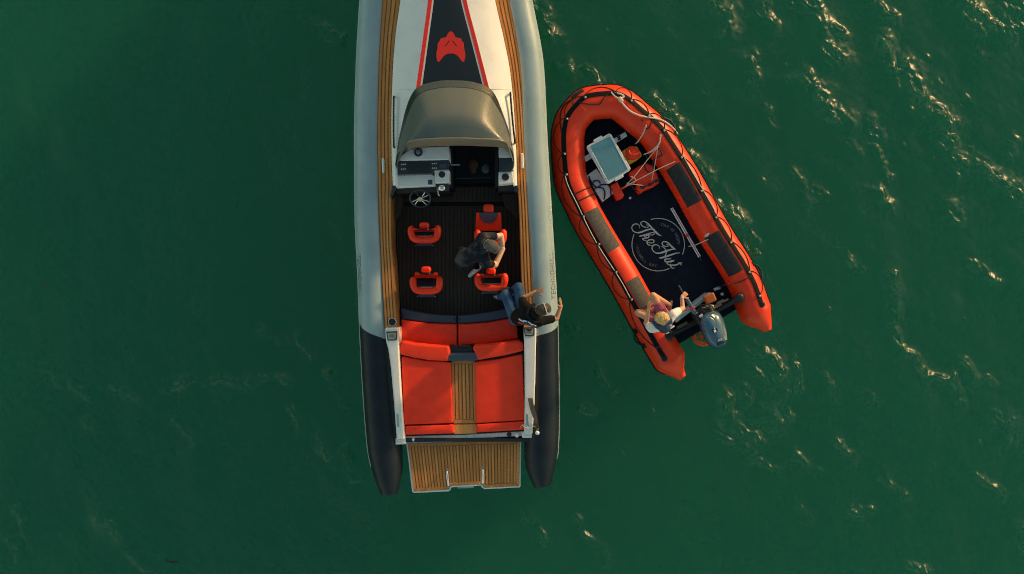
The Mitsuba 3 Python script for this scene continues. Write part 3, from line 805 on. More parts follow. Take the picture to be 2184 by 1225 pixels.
def seat(cx, yb, w, label, back=(0, -38, -14), recline=0.2, pad='black_plain', head=True):
    """A wraparound bolster seat; cx, yb: plan position of the middle of its bolster's rear edge."""
    h = w / 2
    root = thing_part(BOAT, 'seat', label)
    z = .96
    U = smooth_path(W3([(cx - h + 7, yb - 34, z - .04), (cx - h + 6.5, yb - 24, z), (cx - h + 10, yb - 12, z), (cx - h + 17, yb - 7.5, z), (cx, yb - 6.5, z), (cx + h - 17, yb - 7.5, z), (cx + h - 9, yb - 12, z), (cx + h - 6, yb - 24, z + .02), (cx + h - 7, yb - 36, z)]), 60)
    rr = np.full(60, .060)
    rr[:4], rr[-4:] = [.030, .045, .053, .058], [.058, .053, .045, .030]
    add(root, 'bolster', sweep(U, rr, 14, flat=1.2), 'red_vinyl', 70)
    add(root, 'seat_cushion', cushion(WP([(cx - h + 14, yb - 34), (cx + h - 14, yb - 34), (cx + h - 14, yb - 10), (cx - h + 14, yb - 10)], .66), .45, .66, .04, .03, .015), 'black_fabric')
    add(root, 'piping', sweep(np.linspace(W(cx - h + 18, yb - 14.5, .80), W(cx + h - 17, yb - 15, .80), 6), .008, 6), 'silver_line', 60)
    # backrest: a plate leaning towards the bow
    y_lo, y_hi = yb + back[2] - 8, yb + back[1]
    z_lo, z_hi = .70, .70 + (.46 if recline < .5 else .22)
    hw = h - 9 if recline < .5 else h - 6
    G, Gp = [], []
    for t in np.linspace(0, 1, 10):
        y, q = y_lo + (y_hi - y_lo) * t, z_lo + (z_hi - z_lo) * t
        u = np.linspace(-1, 1, 15)
        G.append([W(cx - 4 * (recline > .5) + hw * (1 - .06 * t) * a, y, q + .05 * abs(a) ** 3) for a in u])
    add(root, 'backrest', cat(sheet(np.array(G), drop=.09)), 'red_vinyl', 50)
    c = cx - 4 * (recline > .5)
    ph = np.linspace(0, np.pi, 14)
    depth = .60 if recline > .5 else .42
    top = lambda f: (y_lo + (y_hi - y_lo) * f, z_lo + (z_hi - z_lo) * f)
    prof = []
    for a in np.linspace(-1, 1, 17):
        f = 1 - depth * math.sqrt(max(0, 1 - abs(a) ** 2.6))
        prof.append((a * hw * .70, f))
    rows = []
    for k in np.linspace(0, 1, 6):
        rows.append([W(c + a, top(f + (1.0 - f) * k)[0], top(f + (1.0 - f) * k)[1] + .030) for a, f in prof])
    add(root, 'back_pad', sheet(np.array(rows), drop=.04), pad, 50)
    if head:
        y2, q2 = y_hi - 6, z_hi - (.02 if recline > .5 else .10)
        hm = box((0, 0, 0), (.165 if recline < .5 else .175, .11 if recline < .5 else .15, .12), 0, .045)
        hm.apply_translation(W(c, y2 if recline < .5 else y_hi - 9, q2))
        add(root, 'headrest', hm, 'red_vinyl', 60)
        add(root, 'headrest_post', sweep(np.linspace(W(c + 8, y_hi + 2, z_hi - .04), W(c + 5, y_hi - 6, q2 - .02), 3), .012, 8), 'steel', 60)
    add(root, 'back_shell', cushion(WP([(cx - h + 14, yb - 6), (cx + h - 14, yb - 6), (cx + h - 18, yb + 7), (cx - h + 18, yb + 7)], .6), .45, .62, .03, .02), 'navy_vinyl')
    for sgn in (-1, 1):
        add(root, 'shock_strut', sweep(np.linspace(W(cx + sgn * (h - 16), yb + 5, .58), W(cx + sgn * (h - 12), yb + 8, .40), 3), .012, 8), 'steel', 60)
    add(root, 'pedestal', cushion(WP([(cx - 16, yb - 30), (cx + 16, yb - 30), (cx + 16, yb + 2), (cx - 16, yb + 2)], .45), SZ, .47, .03, .05), 'black_plain')


def thing_part(holder, part, label=None):
    """A part that only holds sub-parts."""
    key = numbered(holder + '__' + part, KEYS)
    KEYS.add(key)
    if label:
        labels[key] = {'label': label}
    return key


seat(905, 518.5, 69, 'red bolster seat behind the steering wheel', back=(0, -31, -16))
seat(1046, 527, 68, 'red reclined bolster seat with grey back pad', back=(0, -73, -27), recline=.9, pad='navy_vinyl')
seat(909, 627.5, 69, 'red bolster seat at the rear left of the cockpit', back=(0, -46, -26))
seat(1047.5, 620.5, 70, 'red bolster seat at the rear right of the cockpit', back=(0, -36, -20))

# aft bench
bench = thing_part(BOAT, 'bench', 'curved red bench with navy front edge')
add(bench, 'base', prism(WP([(853, 662), (975, 676), (1095, 660), (1100, 760), (853, 764)], .4), .12, .50), 'black_plain', False)
navy = lambda a: cushion(WP(a, .60), .40, .60, .03, .012, .006)
add(bench, 'front_edge', navy([(854, 657.5), (880, 663), (905, 668), (940, 671.5), (973.5, 673), (973.5, 691), (940, 690.5), (905, 688), (880, 685), (856, 681)]), 'navy_vinyl', 35)
add(bench, 'front_edge', navy([(976, 673), (1000, 671.5), (1040, 666), (1070, 660), (1086, 655), (1094, 676), (1075, 681), (1040, 687), (1000, 690.5), (976, 691)]), 'navy_vinyl', 35)
add(bench, 'seat_cushion', cushion(WP([(855.5, 681.5), (880, 686), (905, 689), (940, 691), (974, 691.5), (974.5, 738), (930, 736), (890, 732), (855, 727)], .66), .42, .66, .035, .012, .014), 'red_vinyl')
add(bench, 'seat_cushion', cushion(WP([(977, 691.5), (1000, 691), (1040, 688), (1075, 682), (1100, 676), (1106, 722), (1060, 730), (1020, 735), (977, 738)], .66), .42, .66, .035, .012, .014), 'red_vinyl')
add(bench, 'backrest', cushion(WP([(854, 726), (880, 732), (910, 736), (957, 738.5), (960, 752), (956, 771), (915, 769), (880, 763), (852, 756)], 1.07), .5, 1.07, .040, .045, .004), 'red_vinyl', 50)
add(bench, 'backrest', cushion(WP([(1005, 738), (1040, 735.5), (1075, 731.5), (1108, 727), (1116, 734), (1116.5, 749), (1075, 759), (1040, 765), (1018, 769), (1012, 752)], 1.07), .5, 1.07, .040, .045, .004), 'red_vinyl', 50)
add(bench, 'locker_box', cat(prism(WP([(957, 738), (1005, 737.5), (1010, 754), (957, 754)], .8), .5, .82), sweep(np.linspace(W(961, 741.5, .84), W(1004, 740, .84), 4), .010, 8)), 'black_gloss', 30)
add(bench, 'centre_pad', cushion(WP([(953, 754.5), (1020, 753), (1020, 769), (1000, 771), (953, 770)], 1.06), .6, 1.06, .03, .015, .008), 'navy_vinyl')

# sun pads over the engine bay, teak walkway between them
aft = add(BOAT, 'aft_deck', prism(WP([(851, 757), (1117, 752), (1122, 928), (861, 936)], .88), .10, .90), 'black_plain', False)
padp = lambda p, c=.006: cushion(WP(p, 1.02), .88, 1.02, .022, .025, c)
add(BOAT, 'sun_pad', padp([(856, 760), (905, 769.5), (961, 773), (965.5, 903), (862, 906.5)]), 'red_vinyl', 50)
add(BOAT, 'sun_pad', padp([(1012, 772.5), (1060, 767), (1114, 756), (1119, 896.5), (1015.5, 903.5)]), 'red_vinyl', 50)
add(BOAT, 'sun_pad', padp([(864, 909.5), (967.5, 906.5), (968.5, 925), (865, 928)], .01), 'red_vinyl', 50)
add(BOAT, 'sun_pad', padp([(1016, 905.5), (1119.5, 899), (1120, 917), (1016.5, 923)], .01), 'red_vinyl', 50)
wk = add(BOAT, 'walkway', prism(WP([(962, 770), (1014, 770), (1017, 925.5), (968, 927)], .95), .88, .945), 'caulk', False)
for k in range(5):
    xa, xb = 969 + 7.7 * k, 969 + 7.7 * (k + 1)
    add(wk, 'plank', strip(lambda y: xa + (y - 770) * .022, lambda y: xb + (y - 770) * .022, 777, 894, .953, .015, 2, m=1.1), TEAK[k % 3], False)
quad = lambda p, z, h: prism(WP(p, z), z - h, z)
add(wk, 'border_plank', quad([(962.5, 771), (968.2, 776.5), (971.0, 894.4), (966.5, 902.5)], .953, .015), TEAK[1], False)
add(wk, 'border_plank', quad([(1008.2, 776.5), (1013, 771), (1015.5, 902), (1010.8, 894.4)], .953, .015), TEAK[2], False)
add(wk, 'border_plank', quad([(963.5, 770.5), (1012.2, 770.5), (1007.4, 776), (969, 776)], .953, .015), TEAK[0], False)
add(wk, 'border_plank', quad([(971.6, 895), (1010.4, 895), (1014.6, 902.4), (967.5, 903)], .953, .015), TEAK[0], False)
add(wk, 'end_plank', quad([(968.3, 906.5), (1015.6, 905.3), (1016.3, 924.5), (969, 926)], .953, .015), TEAK[2], False)

# white side rails aft of the teak, with chrome vents
for side, p in ((-1, [(821, 700), (848.5, 699), (850, 730), (853, 800), (858, 880), (862.5, 938), (846, 938), (841, 870), (834, 790), (828, 745), (823, 728)]), (1, [(1117, 700), (1144, 700), (1143.5, 730), (1142, 800), (1140, 860), (1136, 926), (1118, 926), (1119.5, 850), (1119, 780)])):
    rail = add(BOAT, 'side_rail', cushion(WP(p, 1.13), .55, 1.13, .025, .02), 'white_paint', 35, 'white side rail with chrome vent, ' + ('left' if side < 0 else 'right'))
    cx, cy = (835.5, 716.5) if side < 0 else (1128.5, 707.5)
    vent = add(rail, 'vent', cushion(WP([(cx - 12.5, cy - 9), (cx + 12, cy - 10), (cx + 11.5, cy + 8), (cx + 9, cy + 10), (cx - 9, cy + 10.5)], 1.142), 1.1, 1.142, .008, .012), 'navy_vinyl', 35)
    vc = cushion(WP([(cx - 9.5, cy - 6), (cx + 9, cy - 6.5), (cx + 8.5, cy + 5), (cx + 6.5, cy + 7.5), (cx - 7, cy + 7.5)], 1.15), 1.1, 1.15, .008, .01, .022)
    add(vent, 'cover', vc, 'bronze', 60)
    add(rail, 'latch', cushion(WP([((848 if side < 0 else 1124) + q, 897 + w) for q, w in ((-2.5, -14), (2.5, -14), (3.5, 14), (-1.5, 14))], 1.14), 1.1, 1.14, .006, .01), 'pale_blue')
add(BOAT, 'cup_holder', cat(ring(W(836.5, 687, DZ + .012), .060, .012), disc(836.5, 687, DZ + .012, .052, .03)), 'black_plain', 50, 'round drink holder sunk in the teak')
add(BOAT, 'holder_rim', ring(W(836.5, 687, DZ + .016), .064, .009), 'steel', 60)
# transom strip with fittings
tr = add(BOAT, 'transom', cushion(WP([(864, 931), (990, 927.5), (1113, 920.5), (1114, 931), (990, 936.5), (866, 941)], .92), .2, .92, .015, .006), 'plastic_pale', 35, 'pale transom strip with cleats')
for (a, b, w) in ((881.5, 937.5, 1), (1102.5, 928, 1)):
    sp = trimesh.creation.icosphere(2, .042)
    sp.apply_scale([1, 1.1, .7])
    sp.apply_translation(W(a, b, .93))
    add(tr, 'towing_eye', sp, 'white_plain', True)
add(tr, 'filler_cap', disc(900.5, 935.5, .928, .045, .03), 'steel', 30)
add(tr, 'filler_cap', disc(1086, 927, .928, .040, .03), 'black_gloss', 30)
for p in ([(843, 935), (865, 934), (865, 948), (843, 949)], [(1112, 921), (1140, 920), (1140, 935), (1114, 935)]):
    add(BOAT, 'corner_block', cushion(WP(p, .98), .4, .98, .02, .012), 'white_paint')
for (a, b) in ((854, 940), (1129, 927)):
    add(BOAT, 'cleat', cat(sweep(np.linspace(W(a - 5, b, 1.02), W(a + 5, b - 1, 1.02), 5), .012, 8), disc(a - 2, b, 1.02, .014, .05, 10), disc(a + 2, b, 1.02, .014, .05, 10)), 'chrome', 50)
# flush cleats on the side decks, grab rails on the coachroof
for p in ([(814, 337), (819, 337), (819.3, 369), (814.5, 369)], [(1111.5, 326.5), (1116, 326.5), (1118, 341), (1117, 359), (1112.5, 359), (1112, 341)]):
    add(BOAT, 'deck_cleat', cushion(WP(p, 1.05), .99, 1.05, .018, .012), 'plastic_pale', 40)
for p, lab in (([(840, 206), (839.5, 240), (839.5, 280), (840, 314)], 'left'), ([(1088.5, 198), (1091, 232), (1094.5, 270), (1098.5, 304)], 'right')):
    q = W3([(a, b, 1.40) for a, b in p])
    g = add(BOAT, 'grab_rail', sweep(smooth_path(q, 24), .016, 10), 'black_gloss', 60)
    for e in (0, -1):
        add(g, 'post', sweep(np.linspace(q[e] - [0, 0, .16], q[e], 3), .015, 8), 'black_gloss', 60)

# swim platform
PZ = .80
outer = [(866, 944), (1112, 936), (1110.5, 1036.5), (1108.5, 1040), (1033, 1044), (1027.5, 1040), (1025.5, 1036.5), (962.5, 1040), (960, 1046.5), (957, 1048.5), (882, 1052), (878.5, 1049)]
plat = add(BOAT, 'swim_platform', cushion(WP(outer, PZ), PZ - .10, PZ, .012, .012), 'white_paint', 35, 'teak swim platform with white edge')
inner_p = [(869.3, 946.3), (1109, 938.3), (1107.6, 1035), (1106, 1037), (1033.5, 1040.8), (1028.5, 1036), (1026.5, 1033.3), (961, 1036.8), (958.2, 1044.5), (882.8, 1048.6)]
add(plat, 'teak_bed', prism(WP(inner_p, PZ), PZ - .02, PZ + .003), 'caulk', False)
zz = PZ + .010
xl = lambda y: 869.6 + (y - 946) * .132
xr = lambda y: 1108.8 - (y - 938) * .013
add(plat, 'border_plank', quad([(869.5, 946.6), (1108.8, 938.6), (1101.5, 945.4), (876, 953.2)], zz, .015), TEAK[1], False)
add(plat, 'border_plank', quad([(869.8, 947.6), (875.6, 954), (887.6, 1041), (882.8, 1048)], zz, .015), TEAK[0], False)
add(plat, 'border_plank', quad([(1108.7, 939.8), (1107.5, 1036), (1100.6, 1030.4), (1101.8, 946)], zz, .015), TEAK[2], False)
add(plat, 'border_plank', quad([(883.6, 1048.2), (888.4, 1041.4), (955.4, 1037.8), (957.8, 1044.2)], zz, .015), TEAK[1], False)
add(plat, 'border_plank', quad([(958.6, 1044), (956.2, 1037.4), (958, 1029.6), (1028.6, 1026), (1031, 1032.4), (960.8, 1036.4)], zz, .015), TEAK[0], False)
add(plat, 'border_plank', quad([(1031.6, 1033), (1031.8, 1034.2), (1100.4, 1031), (1106.6, 1036.4), (1034, 1040.2), (1029.2, 1036)], zz, .015), TEAK[1], False)
n = 33
for k in range(n):
    a, b = k / n, (k + 1) / n
    f = lambda t: (lambda y: (xl(y) + 6.3) + ((xr(y) - 6.9) - (xl(y) + 6.3)) * t)
    mid = f((a + b) / 2)(1000)
    ytop = 954.2 - (mid - 876) * .0346
    ybot = (1041 - (mid - 888) * .05) if mid < 956 else ((1029 - (mid - 958) * .052) if mid < 1031 else 1033.2 - (mid - 1031) * .046)
    add(plat, 'plank', strip(f(a), f(b), ytop, ybot, zz, .015, 2, m=1.1), TEAK[(k * 5 // 3) % 3], False)
for p in ([(953.6, 1003.5), (954.5, 1020), (956.5, 1038)], [(1029.3, 999.5), (1030.8, 1015), (1030.2, 1033)]):
    a, b, c = p
    q = smooth_path(W3([(*a, PZ), (a[0], a[1] + .8, PZ + .09), (a[0] + .2, a[1] + 4, PZ + .13), (*b, PZ + .14), (c[0], c[1] - 4, PZ + .12), (c[0], c[1] - 1, PZ + .08), (*c, PZ)]), 40)
    add(plat, 'handrail', sweep(q, .019, 10), 'chrome', 60)
    add(plat, 'rail_foot', cat(disc(a[0], a[1], PZ + .022, .030, .02, 16), disc(c[0], c[1], PZ + .022, .030, .02, 16)), 'steel', 40)
add(plat, 'ladder_cover', quad([(975, 1038.6), (1010, 1037), (1010, 1041), (976, 1042.2)], PZ - .02, .05), 'pale_blue', False)

# ------------------------------------------------------------------ the orange dinghy
DIN = thing('inflatable_dinghy', 'orange inflatable dinghy with a navy floor lying beside the speedboat', 'dinghy')
DR = .292
dpath = [(1457, 806, .27), (1450, 799, .26), (1427, 766, .25), (1330, 595, .25), (1242, 442, .25), (1216, 376, .25), (1211, 300, .28), (1215, 270, .31), (1240, 233, .38), (1256, 222, .40), (1303, 217.5, .41), (1364, 256, .37), (1398, 288, .33), (1415, 313, .30), (1450, 368, .26), (1520, 492, .25), (1589, 608, .25), (1610, 664, .25), (1634, 699, .26), (1637, 706, .27)]
drad = [.075, .105, DR] + [DR] * 14 + [DR, .105, .075]
DT = Tube(W3(dpath), drad, 420)
tube = add(DIN, 'tube', DT.body(44), 'orange_fabric', 60)
sd = lambda px, py: DT.nearest(px, py, .26)
for s in ((1240, 233), (1303, 217), (1364, 256), (1212, 300), (1216, 378), (1413, 312), (1300, 543), (1345, 622), (1427, 766), (1500, 456), (1565, 568), (1610, 664)):
    s = sd(*s)
    add(tube, 'seam', sweep(DT.at(np.full(40, s), np.radians(np.linspace(-125, 125, 40)), -.001), .0042, 5), 'orange_fabric', 60)
# strake along the crown, rub strip on the outboard flank
sA, sB = sd(1421, 757), sd(1613, 650)
strake = add(DIN, 'strake', DT.patch(sA, sB, -26, -10, .010, 260, 6), 'strake_black', 60)
for e in (sA, sB):
    q = DT.at(e, math.radians(-18), .006)
    dd = trimesh.creation.icosphere(2, .055)
    dd.apply_scale([1, 1, .35])
    dd.apply_translation(q)
    add(strake, 'end_patch', dd, 'black_fabric', True)
add(DIN, 'rub_strip', DT.patch(sd(1440, 784), sd(1618, 676), -104, -84, .02, 240, 5), 'black_fabric', 60)
# grip pads along the inboard shoulder
pads = [((1267, 446), (1312, 530), -6, 50, 'grip_grey'), ((1349, 593), (1382, 650), -4, 50, 'grip_grey'), ((1436, 352), (1477, 437), -4, 52, 'grip_black'), ((1514, 500), (1561, 585), -4, 52, 'grip_black')]
for (a, b, p0, p1, m) in pads:
    add(DIN, 'grip_pad', DT.patch(sd(*a), sd(*b), p0, p1, .006, 40, 12), m, 60)

FZ = .10
floor_px = [(1262, 268), (1290, 262), (1331, 284), (1365, 310), (1408, 364), (1438, 435), (1500, 550), (1536, 612), (1560, 650), (1440, 722), (1420, 690), (1352, 555), (1276, 428), (1246, 345), (1246, 300)]
fp = Polygon(WP(floor_px, FZ)).buffer(.12)
floor = add(DIN, 'floor', prism(fp, -.14, FZ), 'navy_mat', False, 'navy floor mat with white lettering in a ring')
# lettering on the mat: traced in a square of 1274 x 1225 units
LS = 130.0 / 1274


def L(pts):
    return [W(1340 + a * LS, 460 + b * LS, FZ)[:2] for a, b in pts]


u = LS * (CAM_Z - FZ) * KP
st = [
    ([(230, 262), (236, 225), (205, 188), (155, 176), (100, 200), (73, 255), (95, 315), (150, 352), (230, 356), (320, 328), (410, 296), (500, 286), (545, 292)], [10, 16, 22, 16, 22, 34, 34, 30, 22]),
    ([(375, 205), (412, 205), (420, 232), (390, 248), (330, 238), (275, 200), (262, 160), (290, 128), (340, 126), (400, 160), (460, 220), (530, 300), (600, 370), (650, 408), (690, 418)], [8, 16, 22, 18, 22, 30, 36, 40, 12]),
    ([(240, 436), (300, 418), (380, 394), (460, 366), (520, 358), (546, 368), (530, 395), (480, 408), (420, 400), (370, 410)], [26, 26, 22, 16, 14, 12]),
    ([(330, 440), (390, 420), (430, 424), (432, 446), (390, 466), (330, 478), (300, 490), (320, 510), (370, 516)], [14, 18, 24, 26, 20, 12]),
    ([(420, 560), (490, 575), (535, 555), (535, 520), (495, 505), (430, 515), (392, 550), (400, 590), (440, 620), (495, 630)], [14, 18, 20, 24, 26, 24, 12]),
    ([(648, 690), (648, 655), (615, 620), (560, 612), (510, 640), (496, 690), (530, 750), (600, 788), (680, 782), (770, 750), (860, 722), (930, 706), (985, 710)], [10, 18, 24, 18, 26, 38, 40, 30, 10]),
    ([(790, 612), (832, 618), (830, 640), (790, 650), (735, 630), (708, 590), (720, 556), (765, 545), (820, 565), (880, 620), (930, 670), (975, 705)], [8, 18, 20, 22, 28, 34, 30]),
    ([(660, 886), (740, 872), (840, 840), (940, 806), (1020, 785), (1076, 782)], [30, 36, 34, 28, 12]),
    ([(682, 650), (730, 660), (770, 700), (792, 750), (790, 800), (765, 838)], [10, 18, 20, 20, 16]),
    ([(890, 892), (830, 908), (760, 930), (770, 955), (830, 965), (890, 950), (960, 935)], [14, 24, 28, 26, 22, 14]), ([(950, 940), (880, 965), (808, 990), (820, 1012), (880, 1018)], [14, 26, 26, 12]),
    ([(1115, 990), (1040, 1016), (950, 1040), (880, 1050), (890, 1072), (960, 1090)], [22, 26, 28, 26, 12]), ([(1045, 975), (1080, 1010), (1118, 1042)], [8, 16, 8])]
S = script_shape([(L(p), [x * u for x in w]) for p, w in st])
add(floor, 'lettering', prism(S, FZ + .001, FZ + .004), 'letter_pale', False)
cx, cy, R = 625, 610, 548
arc = lambda a0, a1: L([(cx + R * math.cos(math.radians(a)), cy + R * math.sin(math.radians(a))) for a in np.linspace(a0, a1, 60)])
for a0, a1 in ((-106, 22), (65, 203)):
    add(floor, 'ring_line', prism(LineString(arc(a0, a1)).buffer(7.5 * u), FZ + .001, FZ + .003), 'letter_pale', False)


def arc_text(text, mid, rad, size, flip, pitch):
    ms = []
    n = len(text)
    for i, ch in enumerate(text):
        if ch == ' ':
            continue
        k = (i - (n - 1) / 2) * pitch
        a = math.radians(mid + (k if not flip else -k))
        m = meshkit.text_mesh(ch, size * u, .002)
        m.apply_translation([-m.bounds.mean(0)[0], -.5 * size * u, 0])
        ang = -a - math.pi / 2 if not flip else -a + math.pi / 2
        m.apply_transform(trimesh.transformations.rotation_matrix(ang, [0, 0, 1]))
        c = L([(cx + rad * math.cos(a), cy + rad * math.sin(a))])[0]
        m.apply_translation([c[0], c[1], FZ + .001])
        ms.append(m)
    return cat(ms)


add(floor, 'lettering', arc_text('·ISLE OF WIGHT·', -42, 430, 54, False, 6.4), 'letter_dim', False)
add(floor, 'lettering', arc_text('·COLWELL BAY·', 134, 440, 54, True, 7.4), 'letter_dim', False)

# transom with straps and end patches, motor board
tb = Polygon(WP([(1424, 712), (1580, 630), (1584, 638), (1428, 721)], .4))
tran = add(DIN, 'transom', prism(tb, -.2, .46), 'black_plain', False)
add(tran, 'strap', sweep(smooth_path(W3([(1429, 713, .50), (1470, 694, .48), (1520, 668, .48), (1575, 638, .52)]), 20), .035, 10), 'black_fabric', 60)
for (a, b) in ((1428, 716), (1577, 636)):
    q = trimesh.creation.icosphere(3, .085)
    q.apply_scale([1, 1, .55])
    q.apply_translation(W(a, b, .50))
    add(tran, 'end_patch', q, 'black_fabric', True)
add(tran, 'motor_board', cushion(WP([(1440, 678), (1470, 658), (1512, 625), (1519, 625), (1514, 634), (1478, 662), (1443, 689)], .50), .1, .50, .015, .01), 'pale_blue', 35, 'pale blue inner motor board')
for k, (a, b, w, h) in enumerate([(1455, 694, .20, .05), (1524, 655, .26, .06), (1536, 645, .14, .05), (1548, 641, .10, .03)]):
    add(tran, 'fitting', box(W(a, b, .53), (w, h, .02), math.radians(28)), 'grip_grey', False)
amb = add(DIN, 'orange_block', box(W(1513.5, 637, .55), (.20, .16, .12), math.radians(24), .03), 'amber', 50, 'orange block on the transom')  # plain orange block, taken for a bailer; it gives no light
add(DIN, 'drain_fitting', cat(box(W(1529, 616, .34), (.12, .05, .06), math.radians(20), .015), box(W(1540, 628, .36), (.05, .05, .06), math.radians(20), .012)), 'pale_blue', 40)
add(DIN, 'tie_line', rope([W(1531, 614, .42), W(1550, 607, .52), *[DT.at(sd(1580, 596), math.radians(q), .012) for q in (30, 5, -18)]], .008, 30), 'rope_black', 60)

# bow: thwart board, white locker lid, fuel can
add(DIN, 'thwart', prism(WP([(1245, 335), (1250, 345), (1338, 290), (1334, 281)], .3), .24, .28), 'white_plain', False)
add(DIN, 'thwart_clip', prism(WP([(1315, 289), (1319, 300), (1325, 297), (1321, 286)], .3), .24, .295), 'black_plain', False)
wb = add(DIN, 'locker_lid', prism(WP([(1250, 376), (1272, 360), (1310, 412), (1285, 431)], .22), .10, .22), 'white_plain', False, 'white board with blue rope coils')
for p in ([(1256, 376), (1264, 392), (1274, 400), (1284, 394), (1294, 394), (1302, 402), (1303, 418)], [(1274, 400), (1286, 402), (1290, 412), (1288, 426)], [(1264, 392), (1268, 386), (1276, 386), (1280, 391)], [(1274, 399), (1266, 410), (1272, 414)]):
    add(wb, 'rope', rope([W(a, b, .245) for a, b in p], .012, 30), 'rope_blue', 60)
s_in = [DT.at(sd(1228, 415), math.radians(q), .012) for q in (-18, 10, 40, 75)]
add(DIN, 'tie_line', rope(s_in + [W(1254, 379, .2)], .009, 24), 'rope_black', 60)
s_in = [DT.at(sd(1236, 430), math.radians(q), .012) for q in (-18, 10, 40, 75)]
add(DIN, 'tie_line', rope(s_in + [W(1256, 384, .2)], .009, 24), 'rope_black', 60)

# lifelines: looped on the flank between the strake's eyes, with pale eyes
eyes = [(1405, 734), (1343, 637), (1310, 580), (1276, 520), (1246, 462), (1204, 376), (1198, 331), (1211, 256), (1241, 206), (1307, 202), (1341, 217), (1380, 244), (1407, 281), (1441, 340), (1485, 411), (1519, 465), (1551, 517), (1588, 580), (1610, 630)]
es = [sd(*e) for e in eyes]
life = thing_part(DIN, 'lifeline')
for k, (a, b) in enumerate(zip(es[:-1], es[1:])):
    t = np.linspace(0, 1, 26)
    dip = 30 + 9 * math.sin(k * 2.3)
    ph = np.radians(-22 - dip * np.sin(np.pi * t) ** .8)
    add(life, 'loop', sweep(DT.at(a + (b - a) * t, ph, .008), .0065, 6), 'rope_black', 60)
for k, e in enumerate(es):
    q = DT.at(e, math.radians(-17), .018)
    add(life, 'eye', box(q, (.07, .045, .03), 0, .012), 'black_fabric', 50)
    if k not in (0, 9):
        bead = trimesh.creation.icosphere(2, .017)
        bead.apply_translation(q + [.01, -.01, .022])
        add(life, 'bead', bead, 'rope_pale', True)
sl = np.linspace(sd(1204, 378), sd(1345, 640), 90)
add(life, 'crown_line', sweep(DT.at(sl, np.radians(-19 + 2 * np.sin(sl * 4)), .020), .0085, 6), 'rope_pale', 60)
sl = np.linspace(sd(1445, 345), sd(1512, 454), 60)
add(life, 'crown_line', sweep(DT.at(sl, np.radians(-26 + 1.5 * np.sin(sl * 5)), .014), .009, 6), 'rope_pale', 60)
# carrying handles on the flanks
for (a, b) in ((1418, 262), (1600, 586), (1362, 722)):
    s = sd(a, b) if a != 1418 else sd(1400, 290)
    t = np.linspace(0, 1, 16)
    ph = np.radians(-72 - 10 * np.sin(np.pi * t))
    h = DT.at(s - .14 + .28 * t, ph, .012 + .05 * np.sin(np.pi * t))
    add(DIN, 'carry_handle', cat(sweep(h, .017, 8), DT.patch(s - .19, s - .10, -88, -58, .012, 6, 6), DT.patch(s + .10, s + .19, -88, -58, .012, 6, 6)), 'black_fabric', 60)
add(DIN, 'valve', DT.patch(sd(1238, 222) - .07, sd(1238, 222) + .07, -62, -42, .008, 8, 8), 'grip_black', 60)

# painter and bridle lines over the bow
bow = lambda a, b, ph, d=.014: DT.at(sd(a, b), math.radians(ph), d)
add(DIN, 'painter', rope([bow(1303, 217, -18, .02), bow(1318, 226, -14, .02), W(1322, 212, .74), W(1331, 225, .75), W(1345, 238, .74), W(1365, 247, .70), bow(1385, 275, -34, .02), bow(1400, 290, -58, .02), bow(1412, 308, -84, .03)], .0155, 60, 8), 'rope_pale', 60)
kn = box(W(1323.5, 213, .75), (.075, .10, .06), .6, .025)
add(DIN, 'painter_knot', kn, 'rope_pale', 60)
add(DIN, 'painter_tail', rope([bow(1298, 217, -20, .02), W(1312, 206, .745), W(1322, 212, .76)], .013, 20, 8), 'rope_pale', 60)
for p in ([(1378, 267, .66), (1372, 284, .58), (1358, 305, .42), (1355, 307, .30)], [(1409, 287, .66), (1407, 303, .62), (1398, 315, .56), (1373, 330, .42)]):
    add(DIN, 'bow_line', rope(W3(p), .012, 24), 'rope_pale', 60)
for p in ([(1440, 345, .60), (1400, 363, .58), (1358, 385, .52), (1337, 395, .46)], [(1405, 312, .58), (1378, 345, .55), (1350, 380, .52), (1336, 394, .46)], [(1403, 314, .58), (1397, 350, .50), (1390, 385, .42)], [(1345, 377, .52), (1356, 384, .50), (1348, 393, .48), (1335, 396, .46)], [(1338, 392, .46), (1372, 396, .44)], [(1404, 312, .6), (1385, 326, .56), (1374, 329, .5)]):
    add(DIN, 'bridle_line', rope(W3(p), .0065, 24), 'rope_pale', 60)
add(DIN, 'cord', rope(W3([(1404, 316, .60), (1412, 330, .60), (1396, 340, .5), (1392, 352, .48), (1394, 364, .46), (1387, 368, .46), (1377, 362, .46), (1375, 350, .46), (1380, 338, .5), (1376, 330, .5)]), .012, 50), 'rope_black', 60)
add(DIN, 'cord', rope([bow(1379, 262, -20), bow(1375, 275, 20), W(1372, 262, .62), W(1370, 256, .7)], .010, 24), 'rope_black', 60)
add(DIN, 'cord', rope([bow(1241, 233, -18), bow(1252, 226, 10), bow(1270, 220, 18), bow(1285, 218, -6), bow(1300, 217, -24)], .009, 30), 'rope_black', 60)
add(DIN, 'cord', rope([bow(1213, 290, -24), bow(1218, 262, -44), bow(1226, 250, -58), bow(1236, 236, -46), bow(1232, 242, -20)], .010, 30), 'rope_black', 60)

# ------------------------------------------------------------------ outboard motor
MOT = thing('outboard_motor', 'blue grey outboard motor hanging on the dinghy transom', 'outboard motor')


